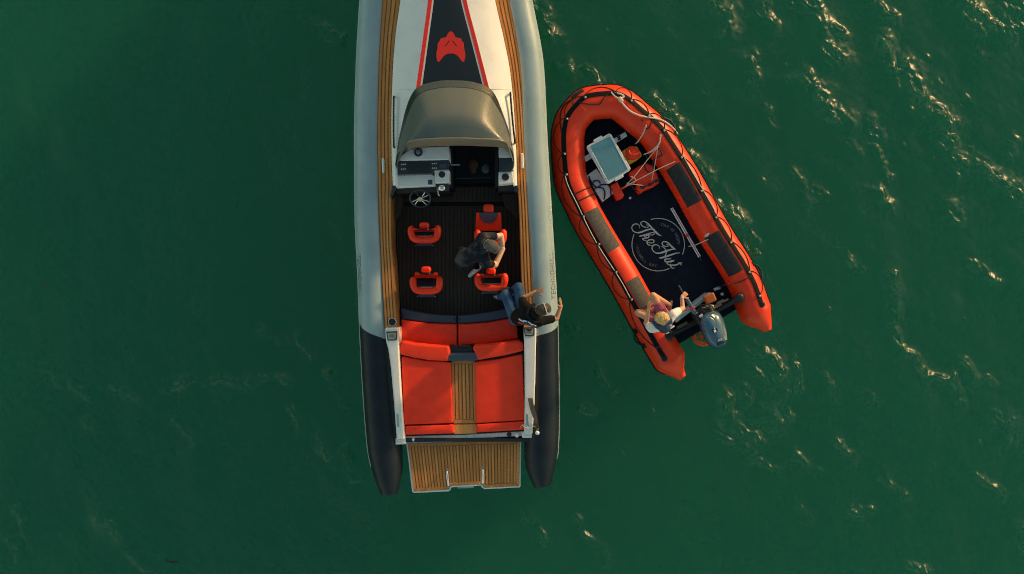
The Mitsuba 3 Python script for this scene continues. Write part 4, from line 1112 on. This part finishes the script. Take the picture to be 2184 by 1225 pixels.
def cowl(scale, z0, z1, cx, cy, la, lb, m, part, rot=19, crown=.05, holder=MOT, label=None, n=48, expo=2.5, taper=.12):
    a = np.linspace(0, 2 * np.pi, n, endpoint=False)
    ex = np.sign(np.cos(a)) * np.abs(np.cos(a)) ** (2 / expo)
    ey = np.sign(np.sin(a)) * np.abs(np.sin(a)) ** (2 / expo)
    wid = 1 - taper * ey                                    # narrower towards the rear
    rt = math.radians(rot)
    rows = []
    prof = [(.86, z0), (.97, z0 + .12 * (z1 - z0)), (1.0, z0 + .45 * (z1 - z0)), (.97, z0 + .72 * (z1 - z0)), (.90, z0 + .87 * (z1 - z0)), (.80, z0 + .95 * (z1 - z0)), (.62, z1 + crown * .35), (.40, z1 + crown * .75), (.18, z1 + crown * .95), (.02, z1 + crown)]
    for s, z in prof:
        x, y = ex * wid * la * s * scale, ey * lb * s * scale
        rows.append(np.array([W(cx + q * math.cos(rt) + w * -math.sin(rt), cy + q * math.sin(rt) + w * math.cos(rt), z) for q, w in zip(x, y)]))
    v = np.array(rows).reshape(-1, 3)
    m_ = tm(v, grid_faces(len(rows), n, True))
    m_.fix_normals()
    return add(holder, part, m_, m, 50, label)


# rot turns the long axis (plan y) a little: its rear end points down and right in the photograph
low = cowl(1.0, .50, .74, 1522, 703, 26.5, 42, 'cowl_dark', 'lower_cowl', rot=-19)
top = cowl(1.0, .66, .98, 1523.5, 704, 24.5, 40, 'cowl_blue', 'cowl', rot=-19)
pn = [(1499, 684), (1506, 676), (1516, 675), (1523, 681), (1534, 698), (1541, 716), (1544, 729), (1536, 733), (1528, 735), (1518, 726), (1507, 708)]
add(top, 'top_panel', cushion(WP(pn, 1.02), .9, 1.022, .03, .02, .022), 'cowl_blue', 60)
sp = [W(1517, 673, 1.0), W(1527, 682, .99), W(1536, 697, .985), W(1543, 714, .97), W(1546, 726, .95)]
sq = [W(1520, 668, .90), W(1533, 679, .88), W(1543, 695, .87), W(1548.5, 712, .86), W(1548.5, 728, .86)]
add(top, 'painted_lit_side', sheet(np.array([smooth_path(sp, 24), smooth_path((np.array(sp) + np.array(sq)) / 2 + [.025, .012, .02], 24), smooth_path(sq, 24)]), drop=.06), 'silver_lit_cowl', 60)  # pale strip paints the sunlit right side of the blue cowl
bd = add(top, 'badge', disc(1524.8, 705, 1.052, .046, .02), 'black_gloss', 30)
add(bd, 'mark', box(W(1525, 706.5, 1.055), (.038, .044, .01), .35), 'white_plain', False)
add(bd, 'mark', box(W(1524, 700.5, 1.055), (.022, .018, .01), .35), 'white_plain', False)
add(top, 'logo_plate', box(W(1535.5, 725.5, 1.048), (.066, .032, .012), .5, .005), 'silver_line', 30)
add(top, 'logo_inset', box(W(1535.5, 725.5, 1.053), (.040, .014, .008), .5), 'cowl_blue', False)
add(top, 'rear_slot', box(W(1537.5, 732.5, 1.03), (.145, .032, .05), .42, .012), 'black_plain', 30)
add(top, 'rear_latch', box(W(1534.5, 740, .86), (.06, .035, .05), .35, .01), 'black_plain', 30)
br = thing_part(MOT, 'bracket')
add(br, 'clamp', box(W(1500, 672, .62), (.34, .24, .34), math.radians(25), .04), 'black_plain', 40)
add(br, 'throttle_box', box(W(1510, 658, .70), (.20, .10, .14), math.radians(15), .03), 'silver_lit_cowl', 40)
for p in ([(1487, 661), (1496, 654), (1508, 655), (1516, 664)], [(1489, 666), (1500, 659), (1512, 661), (1519, 670)], [(1484, 664), (1498, 664), (1506, 670), (1510, 676)], [(1492, 652), (1506, 650), (1518, 654), (1524, 662)]):
    add(br, 'cable', rope([W(a, b, .80 + .02 * k) for k, (a, b) in enumerate(p)], .010, 24), 'rope_black', 60)
add(br, 'label_plate', box(W(1495, 674, .83), (.070, .045, .02), .6, .008), 'silver_line', 30)
add(br, 'tilt_pin', disc(1485.5, 666, .80, .028, .04), 'steel', 30)
til = thing_part(MOT, 'tiller')
add(til, 'arm', sweep(smooth_path(W3([(1484.5, 668, .76), (1477, 661, .80), (1472, 650, .82), (1464.5, 638, .83)]), 24), np.linspace(.042, .034, 24), 12, flat=.75), 'cowl_blue', 60)
add(til, 'extension', sweep(np.linspace(W(1465, 639, .83), W(1447.5, 609, .85), 6), .013, 8), 'grip_grey', 60)
add(til, 'kill_cord', rope(W3([(1480, 655, .87), (1472, 659, .87), (1458, 664, .72), (1446, 672, .66)]), .008, 24), 'red_paint', 60)
add(til, 'kill_switch', box(W(1479, 656.5, .86), (.05, .045, .04), .5, .012), 'red_paint', 40)
leg = thing_part(MOT, 'leg')
add(leg, 'midsection', cushion(WP([(1502, 680), (1514, 676), (1530, 706), (1518, 712)], .1), -.55, .58, .03, .03), 'cowl_dark', 40)
add(leg, 'cavitation_plate', cushion(WP([(1500, 682), (1516, 676), (1536, 716), (1516, 722)], -.3), -.33, -.30, .01, .03), 'cowl_dark', 40)
gc = W(1500, 716, -.40)
add(leg, 'propeller_guard', cat(ring(gc, .17, .035), ring(gc + [0, 0, -.10], .17, .035), *[box(gc + [0, 0, -.05], (.34, .03, .05), a) for a in (.2, 1.25, 2.3)]), 'guard_orange', 50, 'orange propeller guard under water')

# ------------------------------------------------------------------ things lying in the dinghy
CR = thing('storage_crate', 'white plastic storage box with a blue tinted lid in the dinghy bow', 'storage box')
cr = lambda i, z=.50: WP([(1249 + i * 1.1, 313.5 - i * .05), (1301 - i * .1, 284 + i * 1.1), (1346 - i * 1.15, 362.5 + i * .05), (1295 + i * .15, 395 - i * 1.1)], z)
add(CR, 'box', cushion(cr(5, .45), .28, .52, .01, .03), 'plastic_pale', 40)
lid = add(CR, 'lid', cushion(cr(0), .50, .545, .012, .045), 'plastic_pale', 40)
add(lid, 'panel', cushion(cr(7.5), .52, .551, .004, .03), 'lid_blue', 40)
add(lid, 'lip', sweep(np.vstack([np.column_stack([np.vstack([cr(6.2), cr(6.2)[:1]]), np.full(5, .552)])]), .007, 6), 'plastic_pale', 50)
for (a, b, rz) in ((1275, 297, .52), (1320, 380, .52)):
    add(CR, 'latch', box(W(a, b, .53), (.17, .05, .05), rz, .015), 'plastic_pale', 40)
BG = thing('throw_bag', 'yellow and orange rescue bag between the storage box and the dinghy side', 'bag')
add(BG, 'base', cushion(WP([(1327, 322), (1345, 311), (1360, 312), (1371, 331), (1360, 341), (1343, 350), (1338, 346)], .42), .20, .40, .04, .02, .02), 'yellow', 50)
bm = cushion(WP([(1335, 318), (1350, 309), (1364, 318), (1368, 331), (1355, 340), (1340, 340), (1335, 328)], .5), .3, .46, .05, .03, .05)
bv = np.array(bm.vertices)
bv[:, 2] += .05 * (meshkit.fbm(bv * 9, 3, 4) - .5)
add(BG, 'flap', tm(bv, bm.faces), 'orange_fabric', 60)
add(BG, 'fold', rope(W3([(1341, 322, .55), (1347, 330, .555), (1357, 330, .55), (1363, 325, .53)]), .016, 20), 'orange_fabric', 60)
DB = thing('life_jacket', 'red life jacket with black buckles lying across the dinghy floor', 'life jacket')
jm = cushion(WP([(1342, 368), (1362, 354), (1380, 346), (1396, 352), (1404, 372), (1409, 388), (1398, 397), (1378, 405), (1366, 413), (1357, 404), (1360, 392), (1350, 384)], .4), .14, .36, .07, .04, .04, .03)
jv = np.array(jm.vertices)
jv[:, 2] += .09 * (meshkit.fbm(jv * 7, 3, 8) - .5)
add(DB, 'shell', tm(jv, jm.faces), 'red_vinyl', 60)
for (a, b) in ((1371, 399.5), (1386, 394), (1401, 386)):
    add(DB, 'buckle', box(W(a, b, .40), (.065, .055, .03), .5, .012), 'black_plain', 40)
add(DB, 'strap', rope(W3([(1366, 398, .36), (1372, 399, .40), (1386, 394, .41), (1401, 386, .41), (1408, 382, .34)]), .012, 20), 'rope_black', 60)
add(DB, 'strap', rope(W3([(1336, 390, .30), (1348, 398, .33), (1356, 407, .3), (1368, 404, .3), (1370, 397, .38)]), .014, 24), 'rope_black', 60)
JC = thing('fuel_can', 'small red fuel can at the corner of the storage box', 'fuel can')
add(JC, 'body', cushion(WP([(1303, 395), (1317, 388), (1332, 417), (1328, 423), (1317, 427)], .36), .10, .36, .03, .02, .006), 'orange_fabric', 50)
add(JC, 'cap', disc(1323, 418, .385, .022, .03, 16), 'red_paint', 30)
add(JC, 'handle', rope(W3([(1324, 404, .36), (1331, 400, .42), (1338, 396, .38)]), .018, 16), 'orange_fabric', 60)
for (a, b) in ((1345, 414),):
    add(None, 'loose_cap', disc(1344, 422.5, .125, .022, .024, 16), 'white_plain', 30, 'small white round cap lying on the navy dinghy floor', category='cap')
OA = thing('paddle', 'white aluminium paddle with a red band along the right side of the dinghy floor', 'paddle')
for d, m in ((0, 'white_plain'), (3.4, 'plastic_pale')):
    add(OA, 'shaft', sweep(np.linspace(W(1431 + d, 445 - d * .5, .16), W(1490.5 + d, 549 - d * .5, .16), 8), .0125, 8), m, 60)
add(OA, 'band', sweep(np.linspace(W(1464, 500.3, .165), W(1466.5, 504.6, .165), 3), .030, 10), 'red_paint', 60)
add(OA, 'grip', sweep(np.linspace(W(1492, 549, .16), W(1496, 556, .16), 3), .020, 8), 'black_plain', 60)
LN = thing('heaving_line', 'short pale cord with a float knotted over the right side of the dinghy', 'rope')
add(LN, 'cord', rope([W(1468, 526, .16), W(1480, 524, .25), W(1492, 519, .46), DT.at(sd(1500, 515), math.radians(40), .02)], .008, 24), 'rope_pale', 60)
add(LN, 'float', sweep(np.linspace(DT.at(sd(1496, 508), math.radians(46), .02), DT.at(sd(1500, 503), math.radians(28), .02), 6), np.array([.010, .022, .026, .024, .016, .008]), 8), 'rope_pale', 60)

# ------------------------------------------------------------------ loose things on the speedboat and in the water
PD = thing('strap', 'dark flat strap lying over the right white rail of the speedboat', 'strap')
add(PD, 'blade', sheet(np.array([[W(1125.5, 850, 1.19), W(1130, 872, 1.20), W(1139, 897, 1.19), W(1141, 907, 1.16)], [W(1136, 850, 1.19), W(1140, 870, 1.20), W(1146, 892, 1.19), W(1148, 905, 1.16)]]).transpose(1, 0, 2), drop=.03), 'grip_grey', 40)
add(PD, 'ferrule', sweep(np.linspace(W(1144, 905, 1.16), W(1147, 913, 1.12), 3), .028, 10), 'black_plain', 60)
FB = thing('mooring_line', 'pale thin line knotted round the rear end of the right white rail', 'rope')
add(FB, 'loop', rope(W3([(1114.5, 906, 1.06), (1118, 911, 1.16), (1126, 914, 1.16), (1136, 911, 1.16), (1144, 908, 1.14), (1149, 911, 1.10), (1148, 916, 1.06), (1143, 913, 1.10)]), .0075, 40), 'rope_pale', 60)
add(FB, 'tail', rope(W3([(1126, 914, 1.16), (1123, 908, 1.16), (1114, 907, 1.07), (1110, 914, 1.05)]), .006, 20), 'rope_pale', 60)
sp = trimesh.creation.icosphere(3, .036)
sp.apply_translation(W(1146, 923.5, 1.03))
add(None, 'shower_knob', sp, 'white_plain', True, 'small round pale knob beside the right rear corner of the deck', category='knob')
BU = thing('cloth_bundle', 'pale blue cloth bundle on the dark cabin floor', 'cloth')
bm = trimesh.creation.icosphere(4, .085)
bv = np.array(bm.vertices) * [.85, 1.1, .7]
bv *= (1 + .8 * (meshkit.fbm(bv * 14, 3, 2) - .5))[:, None]
add(BU, 'cloth', tm(bv + W(1036, 361, .30), bm.faces), 'cloth_blue', True)
BV = thing('leather_bag', 'tan bag lying inside the dark cabin doorway', 'bag')
bm = trimesh.creation.icosphere(4, .12)
bv = np.array(bm.vertices) * [.75, 1.15, .6]
bv *= (1 + .9 * (meshkit.fbm(bv * 11, 3, 5) - .5))[:, None]
add(BV, 'bag', tm(bv + W(1011, 352, .30), bm.faces), 'bag_tan', True)
for nm, lab, p in (('floating_twig', 'dark twig floating at the lower left of the picture', [(352, 1195), (362, 1198), (372, 1198), (381, 1201)]), ('floating_twig', 'thin dark stalk floating near the left edge of the picture', [(95, 598), (93, 606), (89, 616)])):
    k = thing(nm, lab, 'twig')
    add(k, 'stem', rope([W(a, b, .012) for a, b in p], .014 if p[0][0] > 300 else .007, 24), 'weed', 60)
    a, b = p[1]
    add(k, 'side_shoot', rope([W(a, b, .012), W(a + 5, b + 3, .014), W(a + 11, b + 2.5, .012)], .007, 12), 'weed', 60)

# ------------------------------------------------------------------ people
def blob(bones, res, iters, noise_amp=0.0, seed=0, extra=()):
    parts = []
    for a, ra, b, rb in bones:
        s0 = m3.Manifold.sphere(ra, 18).translate(tuple(np.asarray(a, float)))
        s1 = m3.Manifold.sphere(rb, 18).translate(tuple(np.asarray(b, float)))
        parts.append(m3.Manifold.batch_hull([s0, s1]))
    parts += list(extra)
    m = man(m3.Manifold.batch_boolean(parts, m3.OpType.Add).refine_to_length(res))
    m.merge_vertices()
    trimesh.smoothing.filter_taubin(m, lamb=.5, nu=.52, iterations=iters)
    if noise_amp:
        v, n = np.array(m.vertices), np.array(m.vertex_normals)
        m = tm(v + n * ((meshkit.fbm(v * np.array([16, 16, 16]), 3, seed) - .5) * 2 * noise_amp)[:, None], m.faces)
    return m


def unit(v):
    v = np.asarray(v, float)
    return v / (np.linalg.norm(v) + 1e-12)


def hand_bones(wrist, d, back, thumb_side, curl=.3, spread=.10, size=1.0):
    """Palm, four fingers and a thumb as bones: d points from the wrist to the knuckles, back out of the back of the hand."""
    d = unit(d)
    back = unit(back - d * np.dot(back, d))
    side = np.cross(back, d) * thumb_side
    B = []
    w = np.asarray(wrist, float)
    for k in (-1.5, -.5, .5, 1.5):
        B.append((w + side * k * .012 * size, .016 * size, w + d * .085 * size + side * k * .021 * size, .0125 * size))
    for k, ln in ((1.5, .068), (.5, .078), (-.5, .073), (-1.5, .056)):
        p = w + d * .085 * size + side * k * .021 * size
        dirn = unit(d + side * k * spread)
        ang = 0
        for j, f in enumerate((.45, .32, .23)):
            ang += curl * (.7, 1.0, .8)[j]
            q = p + (dirn * math.cos(ang) - back * math.sin(ang)) * ln * f * size
            B.append((p, (.0095 - .001 * j) * size, q, (.0088 - .001 * j) * size))
            p = q
    p = w + d * .025 * size + side * .024 * size
    for j, f in enumerate((.040, .034, .028)):
        dirn = unit(side * (1.0 - .25 * j) + d * (.55 + .35 * j) - back * (.25 + curl * .5))
        q = p + dirn * f * size
        B.append((p, (.0135 - .0015 * j) * size, q, (.012 - .0015 * j) * size))
        p = q
    return B


def head_parts(c, f, u, k=1.0):
    """Bones and frame of a head centred at c, facing f, its top towards u."""
    f = unit(f)
    u = unit(u - f * np.dot(u, f))
    s = np.cross(f, u)
    c = np.asarray(c, float)
    at = lambda x, y, z: c + (f * x + s * y + u * z) * k
    B = [(at(-.015, 0, .035), .088 * k, at(.018, 0, .030), .082 * k), (at(.02, 0, .01), .074 * k, at(.035, 0, -.075), .050 * k), (at(.045, 0, -.06), .042 * k, at(.052, 0, -.085), .030 * k),
         (at(.085, 0, .012), .010 * k, at(.108, 0, -.022), .014 * k), (at(.09, -.02, -.055), .010 * k, at(.09, .02, -.055), .010 * k)]
    for sg in (-1, 1):
        B += [(at(-.008, sg * .080, .012), .016 * k, at(-.012, sg * .088, -.022), .011 * k), (at(.06, sg * .034, -.012), .022 * k, at(.03, sg * .058, -.014), .018 * k)]
    return B, at


def face(holder, at, k=1.0):
    for sg in (-1, 1):
        e = trimesh.creation.icosphere(2, .0105 * k)
        e.apply_translation(at(.082, sg * .031, .012))
        add(holder, 'eye', e, 'eye_dark', True)
    add(holder, 'mouth', sweep(np.array([at(.094, -.022, -.052), at(.099, 0, -.054), at(.094, .022, -.052)]), .0055 * k, 8), 'lips', 60)


def cap_shell(at, k=1.0, grow=.012, lo=-.005, m=None, back=-.02):
    """The part of a slightly larger skull above the hairline."""
    s = trimesh.creation.icosphere(4, 1.0)
    v = np.array(s.vertices)
    R = np.array([.108 + grow, .089 + grow, .100 + grow])
    keep = v[s.faces].mean(1)[:, 2] * R[2] > lo - .35 * np.clip(-v[s.faces].mean(1)[:, 0], 0, 1) * R[2] * (1 if back < 0 else 0)
    f = s.faces[keep]
    p = np.array([at(x * R[0] + .002, y * R[1], z * R[2] + .030) for x, y, z in v])
    q = np.array([at(x * R[0] * .93 + .002, y * R[1] * .93, z * R[2] * .93 + .026) for x, y, z in v])
    n = len(v)
    e = np.sort(np.vstack([f[:, [0, 1]], f[:, [1, 2]], f[:, [2, 0]]]), 1)
    uq, cnt = np.unique(e, axis=0, return_counts=True)
    rim = uq[cnt == 1]
    walls = np.vstack([np.column_stack([rim[:, 0], rim[:, 1], rim[:, 1] + n]), np.column_stack([rim[:, 0], rim[:, 1] + n, rim[:, 0] + n])])
    msh = tm(np.vstack([p, q]), np.vstack([f, f[:, ::-1] + n, walls]))
    msh.remove_unreferenced_vertices()
    return msh


def V(*p):
    return W(*p)


def shoe(ankle, toe, m, holder, sole='white_plain'):
    a, t = np.asarray(ankle, float), np.asarray(toe, float)
    d = unit((t - a) * [1, 1, .3])
    heel = a - d * .05
    add(holder, 'shoe', blob([(heel, .042, a + d * .05, .045), (a + d * .05, .045, t, .036)], .02, 4), m, True)


# --- man in the cockpit, bent forward over the reclined seat
A = thing('person', 'person in dark cap and navy shirt bending forward beside the reclined red seat', 'person')
pel, che, nek, hed = V(988, 553, 1.10), V(1021, 535, 1.42), V(1034, 529, 1.52), V(1046, 525, 1.60)
sT, sB = V(1029, 507, 1.44), V(1036, 561, 1.42)
eT, eB = V(1068, 503, 1.24), V(1056, 565, 1.20)
wT, wB = V(1072, 523, 1.18), V(1073, 531, 1.16)
hipT, hipB = V(984, 541, 1.05), V(991, 566, 1.05)
knT, knB = V(1000, 534, .68), V(1006, 560, .68)
anT, anB = V(985, 545, .36), V(1020, 572, .40)
hb, at = head_parts(hed, (.80, -.42, -.55), (.42, -.05, .9))
torso = [(pel, .145, V(1004, 545, 1.27), .135), (V(1004, 545, 1.27), .135, che, .145), (che, .13, nek, .08), (sT, .078, che, .13), (sB, .078, che, .13), (hipT, .10, pel, .13), (hipB, .10, pel, .13)]
arms = [(sT, .062, eT, .047), (eT, .052, wT, .036), (sB, .066, eB, .053), (eB, .052, wB, .036)]
legs = [(hipT, .095, knT, .062), (knT, .060, anT, .040), (hipB, .095, knB, .062), (knB, .060, anB, .040)]
bones = torso + arms + legs + [(nek, .062, hed - [0, 0, .02], .058)] + hb
bones += hand_bones(wT, V(1063, 524, 1.16) - wT, np.array([.3, .5, .8]), -1, .5) + hand_bones(wB, V(1070, 519, 1.18) - wB, np.array([.6, .2, .8]), 1, .4)
add(A, 'body', blob(bones, .014, 5), 'skin_pale', True)
face(A, at)
add(A, 'shirt', blob([(a, ra + .016, b, rb + .016) for a, ra, b, rb in torso[:5]] + [(sT, .085, sT + (eT - sT) * .62, .068), (sB, .085, sB + (eB - sB) * .55, .068), (pel, .160, hipB, .12), (pel, .16, hipT, .12)], .015, 4, .006, 3), 'shirt_navy', True)
add(A, 'trousers', blob([(hipT, .125, pel, .15), (hipB, .125, pel, .15), (hipT, .115, knT, .082), (knT, .080, anT + [0, 0, .04], .058), (hipB, .115, knB, .082), (knB, .080, knB + (anB - knB) * .72, .060)], .018, 4, .010, 5), 'trousers_dark', True)
cap = add(A, 'cap', cap_shell(at, 1.0, .014, .01), 'cap_grey', True, 'faded dark cap')
th = np.linspace(-1, 1, 15)
brim = np.array([[at(.085 + .02 * k, t * (.085 + .01 * k) , .035 - .01 * k - .012 * t * t) for t in th] for k in np.linspace(0, 1, 2)])
brim[1] = [at(.10 + .095 * math.sqrt(max(0, 1 - (t * .97) ** 2)), t * .088, .018 - .03 * t * t) for t in th]
add(cap, 'brim', sheet(brim, drop=.008), 'cap_grey', 50)
add(cap, 'strap', sweep(np.array([at(-.122 * math.cos(a), .1 * math.sin(a), -.005) for a in np.linspace(-.9, .9, 14)]), .008, 8), 'bronze', 60)
col = smooth_path([at(-.03, -.10, -.09), at(-.11, -.06, -.05), at(-.135, 0, -.04), at(-.11, .06, -.05), at(-.03, .10, -.09)], 24)
add(A, 'collar', sweep(col, .026, 10), 'shirt_navy', 60)
shoe(anB, V(1002, 588, .36), 'white_plain', A)
shoe(anT, V(975, 560, .30), 'black_plain', A)
add(A, 'sock', blob([(knB + (anB - knB) * .78, .047, anB, .050)], .02, 3), 'white_plain', True)

# --- man sitting on the right coaming, both hands raised towards the dinghy
B = thing('person', 'person in black shirt and blue jeans sitting on the side deck with both hands raised', 'person')
pel, che, nek, hed = V(1106, 676, 1.14), V(1128, 672, 1.52), V(1141, 668, 1.68), V(1156, 661.5, 1.80)
sT, sB = V(1118, 651, 1.58), V(1150, 686, 1.56)
eT, eB = V(1113, 638, 1.34), V(1187, 679, 1.46)
wT, wB = V(1142, 622.5, 1.36), V(1196.5, 653, 1.50)
hipT, hipB = V(1114, 664, 1.12), V(1100, 680, 1.12)
knT, knB = V(1106, 613, 1.16), V(1078, 628, 1.12)
anT, anB = V(1090, 622, .42), V(1068, 634, .40)
hb, at = head_parts(hed, (.93, .30, -.10), (.10, .06, .99))
torso = [(pel, .135, V(1114, 675, 1.32), .125), (V(1114, 675, 1.32), .125, che, .140), (che, .13, nek, .075), (sT, .074, che, .13), (sB, .074, che, .13), (hipT, .10, pel, .13), (hipB, .10, pel, .13)]
arms = [(sT, .058, eT, .046), (eT, .045, wT, .029), (sB, .058, eB, .046), (eB, .045, wB, .029)]
legs = [(hipT, .090, knT, .062), (knT, .060, anT, .040), (hipB, .090, knB, .062), (knB, .060, anB, .040)]
bones = torso + arms + legs + [(nek, .060, hed - [.02, 0, .03], .056)] + hb
bones += hand_bones(wT, V(1157, 617, 1.42) - wT, np.array([-.2, .4, .9]), -1, .16, .16) + hand_bones(wB, V(1194.5, 632, 1.62) - wB, np.array([.9, .1, .35]), 1, .16, .12)
add(B, 'body', blob(bones, .014, 5), 'skin_tan', True)
face(B, at)
add(B, 'shirt', blob([(a, ra + .016, b, rb + .016) for a, ra, b, rb in torso[:5]] + [(sT, .082, sT + (eT - sT) * .75, .070), (sB, .082, sB + (eB - sB) * .72, .066), (pel, .150, hipT, .10), (pel, .150, hipB, .11)], .015, 4, .006, 13), 'shirt_black', True)
add(B, 'jeans', blob([(hipT, .118, pel, .140), (hipB, .118, pel, .140), (hipT, .112, knT, .084), (knT, .082, anT + [0, 0, .05], .062), (hipB, .112, knB, .084), (knB, .082, anB + [0, 0, .05], .062)], .015, 4, .006, 15), 'jeans', True)
add(B, 'hair', cap_shell(at, 1.0, .004, .004), 'hair_dark', True)
cp = add(B, 'headband', sweep(np.array([at(.045, .098 * math.cos(a), .035 + .098 * math.sin(a)) for a in np.linspace(-.1, math.pi + .1, 26)]), .008, 8), 'rope_pale', 60)
add(B, 'cap_peak', sheet(np.array([[at(.075, t * .070, .075 - .02 * t * t) for t in th], [at(.085 + .060 * math.sqrt(max(0, 1 - (t * .95) ** 2)), t * .085, .052 - .03 * t * t) for t in th]]), drop=.008), 'cap_grey', 50)
jk = thing_part(B, 'life_jacket', 'slim navy inflatable life jacket with white and red marks')
add(jk, 'collar', sweep(smooth_path([V(1140, 650, 1.62), V(1128, 656, 1.70), V(1124, 668, 1.72), V(1130, 680, 1.72), V(1143, 688, 1.66), V(1153, 684, 1.62)], 36), .026, 10), 'trousers_dark', 60)
add(jk, 'back_pack', blob([(V(1112, 686, 1.60), .035, V(1127, 689, 1.64), .042), (V(1127, 689, 1.64), .042, V(1145, 697, 1.58), .032)], .02, 3), 'vest_navy', True)
for (a, b, z, s, rz, m) in ((1112, 684, 1.655, (.10, .02, .012), -.5, 'white_plain'), (1120, 685, 1.70, (.07, .025, .012), -.3, 'plastic_pale'), (1131, 690, 1.70, (.09, .022, .012), -.7, 'plastic_pale'), (1110, 690, 1.64, (.09, .018, .012), -.4, 'red_paint'), (1140, 694, 1.645, (.06, .016, .012), -.6, 'white_plain')):
    add(jk, 'print', box(V(a, b, z), s, rz, .005), m, 40)
shoe(anT, V(1076, 612, .34), 'plastic_pale', B)
shoe(anB, V(1057, 633, .34), 'plastic_pale', B)

# --- helmsman of the dinghy, sitting on its left tube, hand on the tiller
C = thing('person', 'blond person in navy vest and pink shorts steering the dinghy from its left tube', 'person')
pel, che, nek, hed = V(1409, 683, .68), V(1415, 690, 1.06), V(1412, 683, 1.22), V(1413, 678.5, 1.34)
sR, sL = V(1435, 671, 1.13), V(1390, 701, 1.12)
eR, eL = V(1456, 658, .94), V(1378, 690, .98)
wR, wL = V(1454.5, 634, .90), V(1383, 660, 1.14)
hipR, hipL = V(1414, 671, .66), V(1400, 683, .66)
knR, knL = V(1393, 631, .80), V(1361, 667, .74)
anR, anL = V(1427, 650, .28), V(1390, 668, .62)
hb, at = head_parts(hed, (-.93, .12, -.35), (-.30, .02, .95))
torso = [(pel, .130, V(1412, 687, .88), .120), (V(1412, 687, .88), .120, che, .132), (che, .12, nek, .070), (sR, .068, che, .12), (sL, .068, che, .12), (hipR, .095, pel, .12), (hipL, .095, pel, .12)]
arms = [(sR, .055, eR, .045), (eR, .044, wR, .029), (sL, .055, eL, .045), (eL, .044, wL, .029)]
legs = [(hipR, .090, knR, .062), (knR, .060, anR, .040), (hipL, .090, knL, .062), (knL, .060, anL, .040)]
feet = [(anR, .040, anR + [.03, -.10, -.12], .034), (anR + [.03, -.10, -.12], .034, anR + [.07, .05, -.15], .026), (anL, .038, V(1395, 672, .60), .034), (V(1395, 672, .60), .034, V(1393, 662, .62), .022)]
bones = torso + arms + legs + feet + [(nek, .058, hed - [-.02, 0, .03], .054)] + hb
bones += hand_bones(wR, V(1461, 628, .885) - wR, np.array([.1, .3, 1.0]), -1, .75, .04) + hand_bones(wL, V(1385, 646, 1.22) - wL, np.array([-.8, .1, .5]), -1, .25, .14)
add(C, 'body', blob(bones, .014, 5), 'skin_fair', True)
face(C, at)
add(C, 'shirt', blob([(sR, .078, sR + (eR - sR) * .52, .064), (sL, .078, sL + (eL - sL) * .42, .064), (sR, .078, che, .125), (sL, .078, che, .125), (che, .135, pel, .130)], .018, 4, .007, 23), 'shirt_white', True)
add(C, 'shorts', blob([(hipR, .112, pel, .135), (hipL, .112, pel, .135), (hipR, .110, hipR + (knR - hipR) * .52, .092), (hipL, .110, hipL + (knL - hipL) * .50, .092)], .018, 4, .008, 25), 'shorts_pink', True)
vst = add(C, 'vest', blob([(V(1411, 688, .80), .150, che, .160), (che, .155, V(1424, 682, 1.14), .085), (che, .155, V(1402, 694, 1.14), .085), (V(1424, 682, 1.14), .075, V(1419, 673, 1.16), .060), (V(1402, 694, 1.14), .075, V(1397, 686, 1.14), .060), (V(1418, 697, 1.10), .11, V(1416, 695, .85), .13)], .018, 4, .006, 27), 'vest_navy', True, 'navy buoyancy vest with white print on the back')
for (a, b, z, s, rz) in ((1421, 703, 1.165, (.06, .035, .012), .5), (1434, 698, 1.155, (.08, .03, .012), .6), (1423, 710, 1.10, (.06, .03, .012), .5), (1430, 694.5, 1.19, (.035, .02, .012), .6)):
    add(vst, 'print', box(V(a, b, z), s, rz, .004), 'white_plain', 40)
hr = cap_shell(at, 1.0, .014, -.012)
hv = np.array(hr.vertices)
hn = np.array(hr.vertex_normals)
hv = hv + hn * (.045 * (meshkit.fbm(hv * np.array([30, 30, 22]), 3, 6) - .42))[:, None]
add(C, 'hair', tm(hv, hr.faces), 'hair_blond', True)
add(C, 'wristband', ring(wR + (eR - wR) * .12, .033, .006, trimesh.transformations.rotation_matrix(math.radians(80), [1, .1, 0])), 'rope_pale', 60)
